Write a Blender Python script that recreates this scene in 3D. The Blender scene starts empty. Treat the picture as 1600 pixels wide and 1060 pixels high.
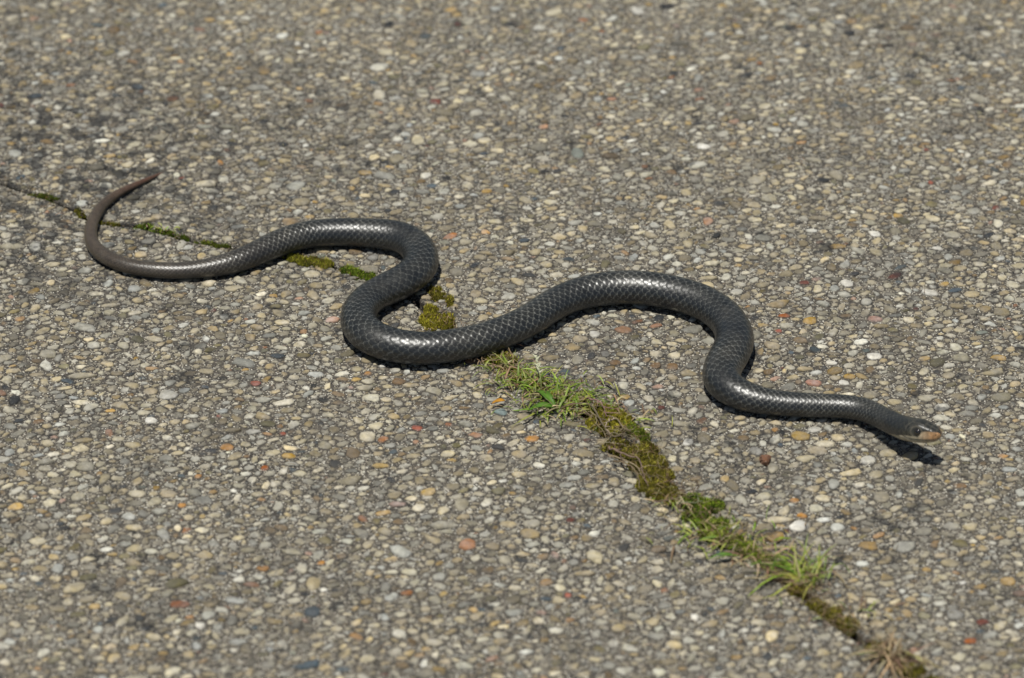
import bpy, math, random
import numpy as np
from mathutils import Vector, Matrix
R = math.radians
S = bpy.context.scene
COL = S.collection

# ------------------------------------------------------------------ camera, light, exposure
cam_d = bpy.data.cameras.new('camera'); cam = bpy.data.objects.new('camera', cam_d); COL.objects.link(cam)
ELEV = R(32)
cam.location = (0, -3.0*math.cos(ELEV), 3.0*math.sin(ELEV))
cam.rotation_euler = (R(90)-ELEV, 0, 0)
cam_d.lens = 135; cam_d.sensor_width = 36; cam_d.clip_start = .05; cam_d.clip_end = 500
cam_d.dof.use_dof = True; cam_d.dof.focus_distance = 2.985; cam_d.dof.aperture_fstop = 5.6
S.camera = cam

SUN_VEC = Vector((-.13, -.15, 1)).normalized()      # high sun, a little to the left and towards the camera side
SUN_EL, SUN_AZ = math.asin(SUN_VEC.z), math.atan2(SUN_VEC.x, SUN_VEC.y)
world = bpy.data.worlds.new('World'); S.world = world; world.use_nodes = True
wn = world.node_tree.nodes; wl = world.node_tree.links
sky = wn.new('ShaderNodeTexSky'); sky.sky_type = 'NISHITA'; sky.sun_disc = False
sky.sun_elevation = SUN_EL; sky.sun_rotation = SUN_AZ
wl.new(sky.outputs[0], wn['Background'].inputs['Color']); wn['Background'].inputs['Strength'].default_value = .05
sl = bpy.data.lights.new('sun', 'SUN'); sun = bpy.data.objects.new('sun', sl); COL.objects.link(sun)
sl.energy = 4.2; sl.angle = R(.53); sl.color = (1, .97, .90)
dv = Vector((math.sin(SUN_AZ)*math.cos(SUN_EL), math.cos(SUN_AZ)*math.cos(SUN_EL), math.sin(SUN_EL)))
sun.rotation_euler = dv.to_track_quat('Z', 'Y').to_euler(); sun.location = dv*5
S.view_settings.view_transform = 'Standard'; S.view_settings.look = 'None'
S.view_settings.exposure = .0; S.view_settings.gamma = 1; S.view_settings.use_curve_mapping = False

# ------------------------------------------------------------------ surveyed layout (metres on the ground)
# snake centreline, tail to snout: x, y, height, half width (metres)
SPINE = [(-0.292, 0.2616, 0.0018, 0.00064), (-0.2974, 0.255, 0.0024, 0.00138), (-0.3066, 0.2438, 0.0033, 0.00239), (-0.3169, 0.2332, 0.0038, 0.00297), (-0.3246, 0.2239, 0.0042, 0.00343), (-0.3335, 0.2103, 0.0046, 0.004), (-0.3399, 0.1938, 0.005, 0.00446), (-0.3433, 0.1736, 0.0052, 0.00469), (-0.3434, 0.1527, 0.0053, 0.00482), (-0.3389, 0.1324, 0.0059, 0.00542), (-0.3303, 0.1175, 0.0063, 0.00591), (-0.3201, 0.1071, 0.0065, 0.00615), (-0.3081, 0.0991, 0.0065, 0.00614), (-0.2949, 0.0948, 0.0067, 0.00638), (-0.2756, 0.0913, 0.007, 0.00674), (-0.2562, 0.0917, 0.0073, 0.00715), (-0.2309, 0.0978, 0.0085, 0.00844), (-0.2159, 0.1053, 0.0094, 0.00949), (-0.2036, 0.1152, 0.01, 0.01029), (-0.1878, 0.1296, 0.0105, 0.01085), (-0.1737, 0.1384, 0.0108, 0.01113), (-0.1594, 0.1436, 0.011, 0.01141), (-0.1299, 0.1452, 0.0112, 0.01168), (-0.109, 0.1419, 0.0117, 0.01219), (-0.0944, 0.1385, 0.0119, 0.01244), (-0.0828, 0.13, 0.0121, 0.01267), (-0.0752, 0.1165, 0.0123, 0.01288), (-0.0724, 0.1011, 0.0125, 0.01308), (-0.0741, 0.0859, 0.0126, 0.01328), (-0.0805, 0.0731, 0.0126, 0.01324), (-0.0894, 0.0623, 0.0125, 0.0132), (-0.0988, 0.0539, 0.0123, 0.01291), (-0.1111, 0.0427, 0.0121, 0.01262), (-0.1182, 0.0288, 0.0122, 0.01282), (-0.1209, 0.011, 0.0126, 0.01326), (-0.1165, -0.0073, 0.0128, 0.01344), (-0.1076, -0.0207, 0.0129, 0.01364), (-0.094, -0.03, 0.0129, 0.0136), (-0.079, -0.0344, 0.0128, 0.01344), (-0.0608, -0.0347, 0.0127, 0.01333), (-0.0411, -0.0288, 0.0125, 0.01311), (-0.0273, -0.0234, 0.0123, 0.01288), (-0.0174, -0.0177, 0.0122, 0.0128), (0.0, -0.0055, 0.0122, 0.01285), (0.015, 0.0086, 0.0123, 0.0129), (0.0312, 0.0293, 0.0122, 0.01282), (0.048, 0.0437, 0.0123, 0.01287), (0.0645, 0.0516, 0.0125, 0.01316), (0.0892, 0.0557, 0.013, 0.01368), (0.1139, 0.052, 0.0132, 0.01392), (0.1373, 0.0418, 0.0131, 0.01388), (0.1549, 0.0287, 0.0129, 0.01358), (0.1666, 0.0106, 0.0128, 0.01351), (0.1722, -0.0076, 0.013, 0.01369), (0.1723, -0.0257, 0.0131, 0.01387), (0.168, -0.0432, 0.0131, 0.0138), (0.1619, -0.0594, 0.0128, 0.01349), (0.1591, -0.0771, 0.0125, 0.01317), (0.1647, -0.0917, 0.0121, 0.01263), (0.1746, -0.0997, 0.0114, 0.01187), (0.185, -0.1046, 0.0106, 0.01088), (0.1994, -0.1071, 0.0096, 0.00976), (0.2186, -0.1096, 0.0093, 0.00946), (0.2374, -0.1104, 0.0091, 0.00917), (0.2565, -0.1132, 0.0098, 0.00906), (0.2686, -0.1196, 0.0105, 0.00891), (0.2798, -0.1385, 0.0148, 0.00863), (0.2917, -0.1585, 0.0205, 0.00861), (0.3031, -0.1708, 0.0255, 0.00859), (0.3171, -0.1771, 0.0265, 0.0081)]
# stones that stand out on the pavement: x, y, half length, half breadth, colour
MARKED = [(-0.1973, -0.0648, 0.00515, 0.00476, 'red'), (-0.0875, -0.0612, 0.00688, 0.0052, 'brown'), (-0.1109, -0.0511, 0.00443, 0.00349, 'orange'), (-0.0723, -0.1273, 0.0053, 0.00458, 'red'), (-0.0483, -0.1221, 0.00386, 0.00293, 'rust'), (0.0134, -0.1413, 0.00672, 0.00496, 'orange'), (-0.0082, -0.1053, 0.00582, 0.00506, 'teal'), (0.0184, -0.1177, 0.00338, 0.00377, 'slate'), (-0.0416, -0.1509, 0.00766, 0.00329, 'olive'), (0.0048, -0.1646, 0.00667, 0.00571, 'tan'), (-0.1071, -0.1387, 0.00769, 0.00745, 'cream'), (-0.2341, -0.3525, 0.00788, 0.00439, 'rust'), (-0.2382, -0.3279, 0.00862, 0.00594, 'olive'), (-0.217, -0.3783, 0.00402, 0.00432, 'white'), (-0.2257, -0.3685, 0.00358, 0.00362, 'orange'), (-0.3117, -0.3502, 0.0045, 0.00514, 'cream'), (-0.3002, -0.3193, 0.00773, 0.00411, 'olive'), (-0.2133, -0.1534, 0.00526, 0.00494, 'orange'), (-0.1836, -0.1809, 0.0038, 0.00405, 'rust'), (-0.1722, -0.1352, 0.00313, 0.00332, 'red'), (-0.2223, -0.1106, 0.00242, 0.00253, 'red'), (-0.2412, -0.2302, 0.00351, 0.00315, 'orange'), (-0.2317, -0.1919, 0.00331, 0.00322, 'orange'), (-0.2629, -0.0802, 0.00977, 0.00774, 'lgrey'), (-0.2769, -0.0757, 0.00636, 0.00517, 'tan'), (-0.193, -0.1326, 0.00818, 0.00416, 'lgrey'), (-0.184, -0.1212, 0.00628, 0.00419, 'olive'), (-0.2254, -0.1586, 0.00621, 0.00328, 'dark'), (-0.2361, -0.156, 0.00335, 0.0037, 'dark'), (-0.1654, -0.1646, 0.00667, 0.00408, 'ochre'), (-0.2526, -0.2153, 0.00798, 0.00477, 'tan'), (-0.2747, -0.2153, 0.00704, 0.00477, 'cream'), (-0.2727, -0.1168, 0.00822, 0.00421, 'white'), (0.2327, -0.0639, 0.00736, 0.00564, 'pink'), (0.2868, 0.0285, 0.00806, 0.00457, 'pink'), (0.2145, 0.0333, 0.00555, 0.0032, 'rust'), (0.2337, 0.0266, 0.00655, 0.00548, 'ochre'), (0.2087, 0.0114, 0.00301, 0.00317, 'red'), (0.1999, -0.0113, 0.00947, 0.0058, 'tan'), (0.2804, -0.0262, 0.00645, 0.00488, 'white'), (0.3129, 0.0276, 0.00655, 0.00458, 'cream'), (0.2553, -0.0639, 0.00491, 0.0039, 'white'), (0.2594, -0.0548, 0.00541, 0.00392, 'ochre'), (0.2172, -0.0206, 0.00298, 0.00311, 'slate'), (0.2233, -0.0262, 0.00447, 0.00443, 'olive'), (0.145, -0.1291, 0.00337, 0.00333, 'orange'), (0.2269, -0.1586, 0.0086, 0.00574, 'tan'), (0.2352, -0.1491, 0.01006, 0.00454, 'cream'), (0.1815, -0.1586, 0.00525, 0.00656, 'grey'), (0.2645, -0.1723, 0.00618, 0.0053, 'lgrey'), (0.2274, -0.1291, 0.00578, 0.00501, 'lgrey'), (0.3261, -0.099, 0.00632, 0.00511, 'lgrey'), (0.247, -0.0355, 0.00544, 0.00441, 'white'), (0.2073, -0.2564, 0.00788, 0.00697, 'white'), (0.2172, -0.2742, 0.00646, 0.0069, 'cream'), (0.1483, -0.3201, 0.00591, 0.00335, 'ochre'), (0.2114, -0.2434, 0.00466, 0.00351, 'orange'), (0.2066, -0.2236, 0.00375, 0.00355, 'orange'), (0.1286, -0.3678, 0.00358, 0.00506, 'white'), (0.2431, -0.3985, 0.0071, 0.00427, 'cream'), (0.2547, -0.348, 0.00541, 0.0044, 'cream'), (0.2278, -0.2211, 0.00703, 0.00475, 'cream'), (0.2091, -0.2137, 0.00376, 0.00476, 'grey'), (0.1863, -0.2261, 0.00374, 0.00433, 'cream'), (0.3328, 0.0683, 0.00815, 0.00468, 'white'), (0.2676, 0.083, 0.00563, 0.00566, 'white'), (0.2964, 0.1608, 0.00575, 0.00541, 'white'), (0.3455, 0.1382, 0.00675, 0.0039, 'white'), (0.2339, 0.084, 0.00461, 0.00377, 'dred'), (0.2808, 0.0556, 0.00559, 0.0065, 'lgrey'), (0.3457, 0.1857, 0.00737, 0.0045, 'cream'), (0.2647, 0.1413, 0.00728, 0.00389, 'ochre'), (0.3188, 0.1909, 0.00527, 0.00401, 'ochre'), (0.2734, 0.0979, 0.00617, 0.00333, 'dark'), (0.3503, 0.2462, 0.00267, 0.00413, 'red'), (0.2215, 0.1577, 0.00366, 0.00392, 'ochre'), (0.1129, 0.5595, 0.00869, 0.00724, 'lgrey'), (-0.2925, 0.3528, 0.0066, 0.00654, 'cream'), (-0.2556, 0.2452, 0.00962, 0.00669, 'cream'), (-0.2455, 0.28, 0.0027, 0.00629, 'orange'), (0.3281, -0.3746, 0.00536, 0.00398, 'dred'), (0.3179, -0.3963, 0.00444, 0.00428, 'rust'), (0.2709, -0.3693, 0.00358, 0.00362, 'ochre'), (0.2951, -0.3107, 0.00456, 0.00338, 'ochre'), (0.3195, -0.3263, 0.00318, 0.00298, 'white'), (0.3303, -0.3318, 0.00861, 0.00297, 'ochre'), (0.3514, -0.3255, 0.00545, 0.00523, 'ochre'), (0.334, -0.3395, 0.00633, 0.00333, 'lgrey'), (0.3098, -0.3655, 0.00717, 0.00545, 'grey'), (0.3495, -0.351, 0.0045, 0.00368, 'lgrey'), (0.1313, -0.1465, 0.00527, 0.00495, 'white'), (0.146, -0.1282, 0.00337, 0.00334, 'orange'), (0.1044, -0.0865, 0.00634, 0.0047, 'cream'), (0.0845, -0.0838, 0.00635, 0.00427, 'ochre'), (0.1912, 0.0314, 0.00353, 0.0032, 'dark'), (0.054, -0.0009, 0.007, 0.00493, 'tan'), (0.0646, 0.0066, 0.00501, 0.0054, 'lgrey'), (0.1123, -0.0225, 0.00596, 0.00487, 'cream'), (0.1256, -0.0262, 0.00596, 0.00486, 'cream'), (0.0807, -0.0355, 0.00544, 0.00439, 'brown'), (0.1098, -0.0392, 0.00544, 0.00482, 'brown'), (0.1231, -0.041, 0.00544, 0.0057, 'brown'), (0.0616, -0.0244, 0.00348, 0.00531, 'dark'), (0.0721, -0.0216, 0.00447, 0.00576, 'grey'), (-0.1598, 0.0969, 0.00719, 0.00569, 'cream'), (-0.1123, 0.124, 0.00518, 0.00577, 'grey'), (-0.163, 0.0104, 0.00351, 0.00361, 'orange'), (-0.1656, -0.0085, 0.00599, 0.00491, 'cream'), (-0.0999, -0.0392, 0.00346, 0.00351, 'white'), (-0.1187, -0.0234, 0.00273, 0.0031, 'white'), (-0.0201, 0.1039, 0.00618, 0.00427, 'tan'), (-0.0285, 0.0673, 0.00662, 0.00559, 'tan'), (-0.1851, -0.1792, 0.00475, 0.00365, 'rust'), (0.0397, -0.3418, 0.00361, 0.00367, 'red'), (0.1052, -0.302, 0.00595, 0.00338, 'cream'), (-0.1372, -0.302, 0.00412, 0.00301, 'orange'), (-0.1779, -0.3099, 0.00547, 0.00375, 'orange'), (-0.0559, 0.0575, 0.00305, 0.0037, 'lgrey'), (-0.3576, -0.1185, 0.0058, 0.00422, 'brown'), (-0.336, -0.2128, 0.00611, 0.00359, 'cream'), (0.1652, -0.1008, 0.00486, 0.00424, 'grey'), (0.036, 0.0969, 0.00668, 0.00426, 'cream'), (-0.0213, 0.2312, 0.00533, 0.00407, 'ochre'), (-0.1403, 0.28, 0.00647, 0.00418, 'cream'), (0.0576, 0.3414, 0.00548, 0.00432, 'tan'), (-0.0666, 0.3873, 0.0061, 0.00442, 'dred'), (0.163, 0.3077, 0.00652, 0.00478, 'white'), (-0.2127, 0.4225, 0.00728, 0.00451, 'cream'), (0.2441, 0.3873, 0.0061, 0.00443, 'tan'), (0.3821, 0.3245, 0.00655, 0.00431, 'lgrey'), (0.3481, 0.4344, 0.00561, 0.00455, 'dark'), (-0.2923, 0.1888, 0.00527, 0.0045, 'tan'), (0.377, -0.0281, 0.00694, 0.00445, 'ochre'), (0.3582, -0.1361, 0.00625, 0.00418, 'tan'), (0.3298, -0.2045, 0.0066, 0.00441, 'brown')]
PAL = {'cream': (0.52, 0.46, 0.33), 'tan': (0.36, 0.3, 0.2), 'white': (0.66, 0.63, 0.55), 'lgrey': (0.46, 0.44, 0.38), 'grey': (0.27, 0.26, 0.23), 'slate': (0.075, 0.1, 0.12), 'dark': (0.035, 0.038, 0.042), 'olive': (0.14, 0.125, 0.06), 'ochre': (0.42, 0.28, 0.1), 'orange': (0.42, 0.225, 0.08), 'rust': (0.3, 0.105, 0.04), 'red': (0.36, 0.12, 0.08), 'pink': (0.42, 0.24, 0.18), 'dred': (0.15, 0.04, 0.025), 'brown': (0.19, 0.12, 0.06), 'teal': (0.17, 0.22, 0.21)}
# the open joint between the slabs: x, y, half width
JOINT = [(-0.6788, 0.399, 0.00092), (-0.5156, 0.3021, 0.00119), (-0.451, 0.2614, 0.00118), (-0.4105, 0.2344, 0.00117), (-0.385, 0.2195, 0.00117), (-0.3602, 0.1993, 0.00145), (-0.3471, 0.1836, 0.00116), (-0.3297, 0.1774, 0.00116), (-0.3069, 0.1742, 0.00115), (-0.2851, 0.1639, 0.00115), (-0.2606, 0.1505, 0.00115), (-0.2341, 0.1423, 0.00114), (-0.2075, 0.1332, 0.00143), (-0.1811, 0.123, 0.00171), (-0.1497, 0.114, 0.0017), (-0.126, 0.0999, 0.00226), (-0.1023, 0.0811, 0.00253), (-0.0762, 0.0575, 0.00335), (-0.0585, 0.0285, 0.00444), (-0.0425, 0.0019, 0.0044), (-0.0199, -0.0262, 0.00464), (0.0, -0.0493, 0.00461), (0.0269, -0.0757, 0.00484), (0.051, -0.1008, 0.00534), (0.07, -0.1203, 0.00611), (0.0863, -0.1474, 0.00633), (0.0975, -0.1723, 0.00628), (0.1109, -0.1978, 0.00597), (0.1264, -0.2253, 0.00566), (0.1439, -0.2524, 0.00562), (0.1656, -0.2822, 0.00557), (0.1848, -0.3083, 0.00552), (0.2037, -0.3349, 0.00523), (0.224, -0.3685, 0.00517), (0.2442, -0.3963, 0.00488), (0.2641, -0.4236, 0.00484), (0.2831, -0.4561, 0.00479), (0.3239, -0.5227, 0.00469), (0.4058, -0.6663, 0.00446)]
# moss: label, tint, blobs (x, y, radius across, radius deep)
MOSS = [('thin yellow-green moss in the joint, leftmost of the moss patches', 1, [(-0.3923, 0.2237, 0.0117, 0.00484), (-0.3812, 0.2184, 0.00637, 0.00429)]), ('small olive moss tuft in the joint just outside the curled tail', 0, [(-0.3591, 0.1983, 0.00475, 0.00848), (-0.3547, 0.1909, 0.00422, 0.00633)]), ('sliver of olive moss in the joint just inside the curled tail', 0, [(-0.3335, 0.1784, 0.00735, 0.00314), (-0.3254, 0.1753, 0.00472, 0.00314)]), ('bright green moss strip inside the curve of the brown tail', 2, [(-0.3011, 0.1732, 0.00839, 0.00522), (-0.2906, 0.167, 0.00733, 0.00624), (-0.2814, 0.1629, 0.00628, 0.00518), (-0.2688, 0.1556, 0.00731, 0.00413)]), ('narrow green moss strip in the joint beside the rear body', 1, [(-0.2499, 0.1464, 0.00937, 0.00411), (-0.2366, 0.1413, 0.00936, 0.00409)]), ('flat olive crust of moss below the arch of the rear body', 0, [(-0.1769, 0.123, 0.00828, 0.00607), (-0.1653, 0.118, 0.0093, 0.00807), (-0.1522, 0.1129, 0.00826, 0.00704)]), ('green moss cushion touching the middle bend of the snake', 2, [(-0.1312, 0.1029, 0.0072, 0.006), (-0.1223, 0.0969, 0.00719, 0.00798), (-0.1149, 0.093, 0.00616, 0.00597)]), ('brownish crusted moss in the joint under the right bend of the rear body', 3, [(-0.0622, 0.0722, 0.00612, 0.00688), (-0.0575, 0.0614, 0.00814, 0.00684), (-0.0498, 0.0546, 0.00355, 0.00778)]), ('plump golden moss cushion between the two middle bends of the snake', 4, [(-0.0647, 0.041, 0.00708, 0.00579), (-0.0625, 0.0285, 0.01109, 0.00863), (-0.0593, 0.0199, 0.01408, 0.00859), (-0.0504, 0.0257, 0.00504, 0.00766)]), ('moss cushion pressed against the lower edge of the snake', 0, [(-0.0159, -0.0309, 0.0109, 0.00742), (-0.005, -0.0336, 0.00891, 0.00833), (-0.0015, -0.0438, 0.00593, 0.00736)]), ('olive moss under the bright grass tuft', 0, [(0.0059, -0.0575, 0.00787, 0.00822), (0.0186, -0.0721, 0.00882, 0.00815), (0.0332, -0.0847, 0.01074, 0.00809), (0.0486, -0.0973, 0.00973, 0.00893)]), ('wide olive moss mat behind the dry branching stems', 4, [(0.0655, -0.1053, 0.00873, 0.008), (0.0751, -0.1097, 0.01066, 0.01064), (0.0831, -0.1203, 0.00869, 0.01057), (0.0723, -0.1291, 0.0106, 0.01052), (0.0628, -0.1221, 0.00772, 0.00704)]), ('dark green moss at the stone edge right of the dry stems', 1, [(0.0961, -0.1378, 0.00432, 0.00785), (0.0997, -0.1448, 0.00384, 0.00782), (0.0905, -0.1326, 0.00481, 0.00612)]), ('broad brown-green moss mat below the dry stems', 3, [(0.0775, -0.1534, 0.01148, 0.00778), (0.0883, -0.1621, 0.0124, 0.01032), (0.1003, -0.1578, 0.0086, 0.00776), (0.1026, -0.1774, 0.01282, 0.01108), (0.0949, -0.1792, 0.00949, 0.00851), (0.1068, -0.1944, 0.01276, 0.01097), (0.1008, -0.2061, 0.00942, 0.00922), (0.1099, -0.2145, 0.01268, 0.01001), (0.1171, -0.2228, 0.0075, 0.00747)]), ('thick dark green moss cushion above the lower grass', 2, [(0.1348, -0.2269, 0.01123, 0.00828), (0.1439, -0.2327, 0.01121, 0.0099), (0.1376, -0.2475, 0.01395, 0.01063), (0.1457, -0.2556, 0.01113, 0.00977)]), ('moss strip beneath the lower green grass blades', 1, [(0.1455, -0.2685, 0.01109, 0.00808), (0.1566, -0.2782, 0.01106, 0.00803), (0.1677, -0.2878, 0.00827, 0.00719), (0.1784, -0.3005, 0.00824, 0.00634)]), ('dark moss in the joint below the spreading grass tuft', 3, [(0.2013, -0.3372, 0.00724, 0.00698), (0.2137, -0.3548, 0.0081, 0.00691), (0.2242, -0.3655, 0.00986, 0.00687), (0.2345, -0.3776, 0.00804, 0.00606)]), ('dark moss around the dead brown plant at the lower edge', 3, [(0.2546, -0.4052, 0.00885, 0.00671), (0.2625, -0.4163, 0.01059, 0.00741), (0.2744, -0.4309, 0.01054, 0.00734), (0.2841, -0.4454, 0.00874, 0.00655)])]
AT = {'t1': (-0.0025, -0.0557), 't2': (0.0351, -0.0901), 't3': (0.0157, -0.0685), 't4': (0.0525, -0.1008), 't5': (-0.0109, -0.0355), 'sm1': (0.1192, -0.2294), 'sm2': (0.1522, -0.275), 't6': (0.21, -0.3217), 't7': (0.1764, -0.2957), 'sm3': (-0.2869, 0.166), 'sm4': (0.0942, -0.1203), 'leaf1': (0.033, -0.1062), 'petal': (-0.0049, -0.0955), 'seed': (0.0225, -0.0811), 'dead': (0.2612, -0.4163), 'dry1': (-0.0272, -0.0336), 'chunk': (0.1873, -0.174), 'sm5': (0.1325, -0.2589), 'dead2': (0.233, -0.3678), 'leaf2': (-0.001, -0.0206), 't8': (0.0074, -0.0648), 'leaf3': (0.1601, -0.3005)}
# dry stems lying on the moss: waypoints
STEMS = {'a': [(0.051, -0.1008), (0.0606, -0.1079), (0.0651, -0.1256), (0.0696, -0.1404), (0.0757, -0.15), (0.0854, -0.1431)], 'a2': [(0.0511, -0.0955), (0.0583, -0.0982), (0.0679, -0.1053), (0.0715, -0.1185)], 'a3': [(0.0572, -0.1097), (0.0628, -0.1203), (0.0645, -0.1317), (0.0719, -0.1448)], 'a4': [(0.0388, -0.1097), (0.0509, -0.1097), (0.0605, -0.1159)], 'b': [(0.0782, -0.1203), (0.0723, -0.1291), (0.0702, -0.1378), (0.0758, -0.1448)], 'b2': [(0.0735, -0.1185), (0.0796, -0.1247), (0.0827, -0.1361), (0.0889, -0.1396), (0.0964, -0.1291)], 'b3': [(0.0711, -0.1396), (0.0815, -0.1448), (0.0912, -0.1431)], 'b4': [(0.0622, -0.1534), (0.0717, -0.1552), (0.0775, -0.1509)], 'c': [(0.0716, -0.1603), (0.0832, -0.1723), (0.0939, -0.1817), (0.0959, -0.1944), (0.1001, -0.2112)], 'c2': [(0.076, -0.1774), (0.0876, -0.1876), (0.0924, -0.2011), (0.0939, -0.2145)], 'c3': [(0.0738, -0.1689), (0.09, -0.1859), (0.0946, -0.1893)], 'd': [(0.0803, -0.0937), (0.0849, -0.1035), (0.0895, -0.1141)], 'e': [(-0.0218, -0.0346), (-0.0179, -0.0281), (-0.0119, -0.0262), (-0.005, -0.0299)], 'e2': [(-0.0287, -0.0392), (-0.0238, -0.0327), (-0.0124, -0.0336), (0.0, -0.0392)], 'f': [(0.1214, -0.2335), (0.1283, -0.2376), (0.1402, -0.2311)], 'g': [(0.1028, -0.2311), (0.1121, -0.2335), (0.1225, -0.2294)]}

rng = np.random.default_rng(7); random.seed(7)

# ------------------------------------------------------------------ helpers
def tag(o, label=None, cat=None, group=None, kind=None):
    if label: o['label'] = label
    if cat: o['category'] = cat
    if group: o['group'] = group
    if kind: o['kind'] = kind
    return o

def mesh_np(name, verts, faces_flat, sizes, smooth=True, cols=None):
    """one mesh from arrays: faces_flat = vertex indices, sizes = corners per face"""
    me = bpy.data.meshes.new(name)
    v = np.asarray(verts, np.float32); f = np.asarray(faces_flat, np.int32); s = np.asarray(sizes, np.int32)
    me.vertices.add(len(v)); me.vertices.foreach_set('co', v.ravel())
    me.loops.add(len(f)); me.loops.foreach_set('vertex_index', f)
    me.polygons.add(len(s))
    st = np.zeros(len(s), np.int32); st[1:] = np.cumsum(s)[:-1]
    me.polygons.foreach_set('loop_start', st); me.polygons.foreach_set('loop_total', s)
    me.polygons.foreach_set('use_smooth', np.full(len(s), smooth))
    if cols is not None:
        a = me.color_attributes.new('tint', 'FLOAT_COLOR', 'POINT')
        c = np.ones((len(v), 4), np.float32); cc = np.asarray(cols, np.float32); c[:, :cc.shape[1]] = cc
        a.data.foreach_set('color', c.ravel())
    me.update(calc_edges=True); me.validate()
    return me

def link(name, me, mat=None, parent=None):
    o = bpy.data.objects.new(name, me); COL.objects.link(o)
    if mat is not None and not me.materials: me.materials.append(mat)
    if parent is not None: o.parent = parent
    return o

def empty(name, loc=(0, 0, 0)):
    o = bpy.data.objects.new(name, None); COL.objects.link(o); o.location = loc; o.empty_display_size = .01
    return o

class MB:
    """collects faces for one joined mesh"""
    def __init__(s): s.v = []; s.f = []; s.s = []; s.c = []; s.n = 0
    def add(s, v, faces, c=None):
        v = np.asarray(v, float); s.v.append(v)
        for f in faces: s.f.extend(i+s.n for i in f); s.s.append(len(f))
        if c is not None:
            c = np.asarray(c, float)
            s.c.append(np.tile(c, (len(v), 1)) if c.ndim == 1 else c)
        s.n += len(v)
    def mesh(s, name, smooth=True):
        return mesh_np(name, np.concatenate(s.v), s.f, s.s, smooth, np.concatenate(s.c) if s.c else None)

def vnoise(x, y, k, seed):
    """smooth value noise on the ground"""
    r = np.random.default_rng(seed); G_ = r.uniform(-1, 1, (64, 64))
    u, v = x*k, y*k; i, j = np.floor(u).astype(int), np.floor(v).astype(int); fu, fv = u-i, v-j
    fu = fu*fu*(3-2*fu); fv = fv*fv*(3-2*fv); g = lambda a, b: G_[a % 64, b % 64]
    return (g(i, j)*(1-fu)+g(i+1, j)*fu)*(1-fv)+(g(i, j+1)*(1-fu)+g(i+1, j+1)*fu)*fv

# ------------------------------------------------------------------ materials
def new_mat(name, rough=.8, spec=.4):
    m = bpy.data.materials.new(name); m.use_nodes = True
    nt = m.node_tree; b = nt.nodes['Principled BSDF']
    b.inputs['Roughness'].default_value = rough; b.inputs['Specular IOR Level'].default_value = spec
    return m, nt, b

class N:
    """short node writer"""
    def __init__(s, nt): s.nt = nt
    def node(s, t, **kw):
        n = s.nt.nodes.new(t)
        for k, v in kw.items(): setattr(n, k, v)
        return n
    def link(s, a, b): s.nt.links.new(a, b)
    def noise(s, co, scale, detail=3, rough=.55, w=None):
        n = s.node('ShaderNodeTexNoise'); n.inputs['Scale'].default_value = scale
        n.inputs['Detail'].default_value = detail; n.inputs['Roughness'].default_value = rough
        s.link(co, n.inputs['Vector']); return n.outputs['Fac']
    def ramp(s, fac, a, b, lo=0., hi=1.):
        n = s.node('ShaderNodeMapRange'); n.inputs['From Min'].default_value = a; n.inputs['From Max'].default_value = b
        n.inputs['To Min'].default_value = lo; n.inputs['To Max'].default_value = hi
        s.link(fac, n.inputs['Value']); return n.outputs[0]
    def math(s, op, a, b):
        n = s.node('ShaderNodeMath', operation=op)
        for i, x in enumerate((a, b)):
            if hasattr(x, 'links'): s.link(x, n.inputs[i])
            else: n.inputs[i].default_value = x
        return n.outputs[0]
    def mix(s, fac, a, b, mode='MIX'):
        n = s.node('ShaderNodeMix', data_type='RGBA', blend_type=mode)
        for k, x in ((0, fac), (6, a), (7, b)):
            if hasattr(x, 'links'): s.link(x, n.inputs[k])
            elif k == 0: n.inputs[0].default_value = x
            else: n.inputs[k].default_value = (*x, 1)
        return n.outputs[2]
    def bump(s, h, strength, dist, normal=None):
        n = s.node('ShaderNodeBump'); n.inputs['Strength'].default_value = strength; n.inputs['Distance'].default_value = dist
        s.link(h, n.inputs['Height'])
        if normal is not None: s.link(normal, n.inputs['Normal'])
        return n.outputs[0]

def lichen_mask(n, pos):
    """dark lichen and soot blotches, a stain of its own spread over the slabs, thickest at the far left end of the joint"""
    f = n.math('MULTIPLY', n.ramp(n.noise(pos, 46, 4, .6), .585, .64), n.ramp(n.noise(pos, 9, 2), .44, .60))
    vm = n.node('ShaderNodeVectorMath', operation='DISTANCE'); n.link(pos, vm.inputs[0]); vm.inputs[1].default_value = (-.42, .27, 0)
    near = n.ramp(vm.outputs['Value'], .10, .34, 1, 0)
    g = n.math('MULTIPLY', n.ramp(n.noise(pos, 66, 3, .55), .515, .565), near)
    return n.math('MAXIMUM', f, g)

def mortar_colour(n, pos):
    v = n.node('ShaderNodeTexVoronoi'); v.inputs['Scale'].default_value = 900; n.link(pos, v.inputs['Vector'])
    sep = n.node('ShaderNodeSeparateColor'); n.link(v.outputs['Color'], sep.inputs[0])
    base = n.mix(n.noise(pos, 60, 4), (.055, .050, .042), (.15, .132, .108))
    base = n.mix(n.ramp(n.noise(pos, 14, 3), .45, .7, 0, .55), base, (.045, .042, .038))
    base = n.mix(n.ramp(sep.outputs[0], .80, .90), base, (.42, .38, .30))
    base = n.mix(n.ramp(sep.outputs[1], .82, .92), base, (.035, .035, .035))
    base = n.mix(n.ramp(sep.outputs[2], .93, .97), base, (.62, .59, .50))
    return base, v

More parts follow.
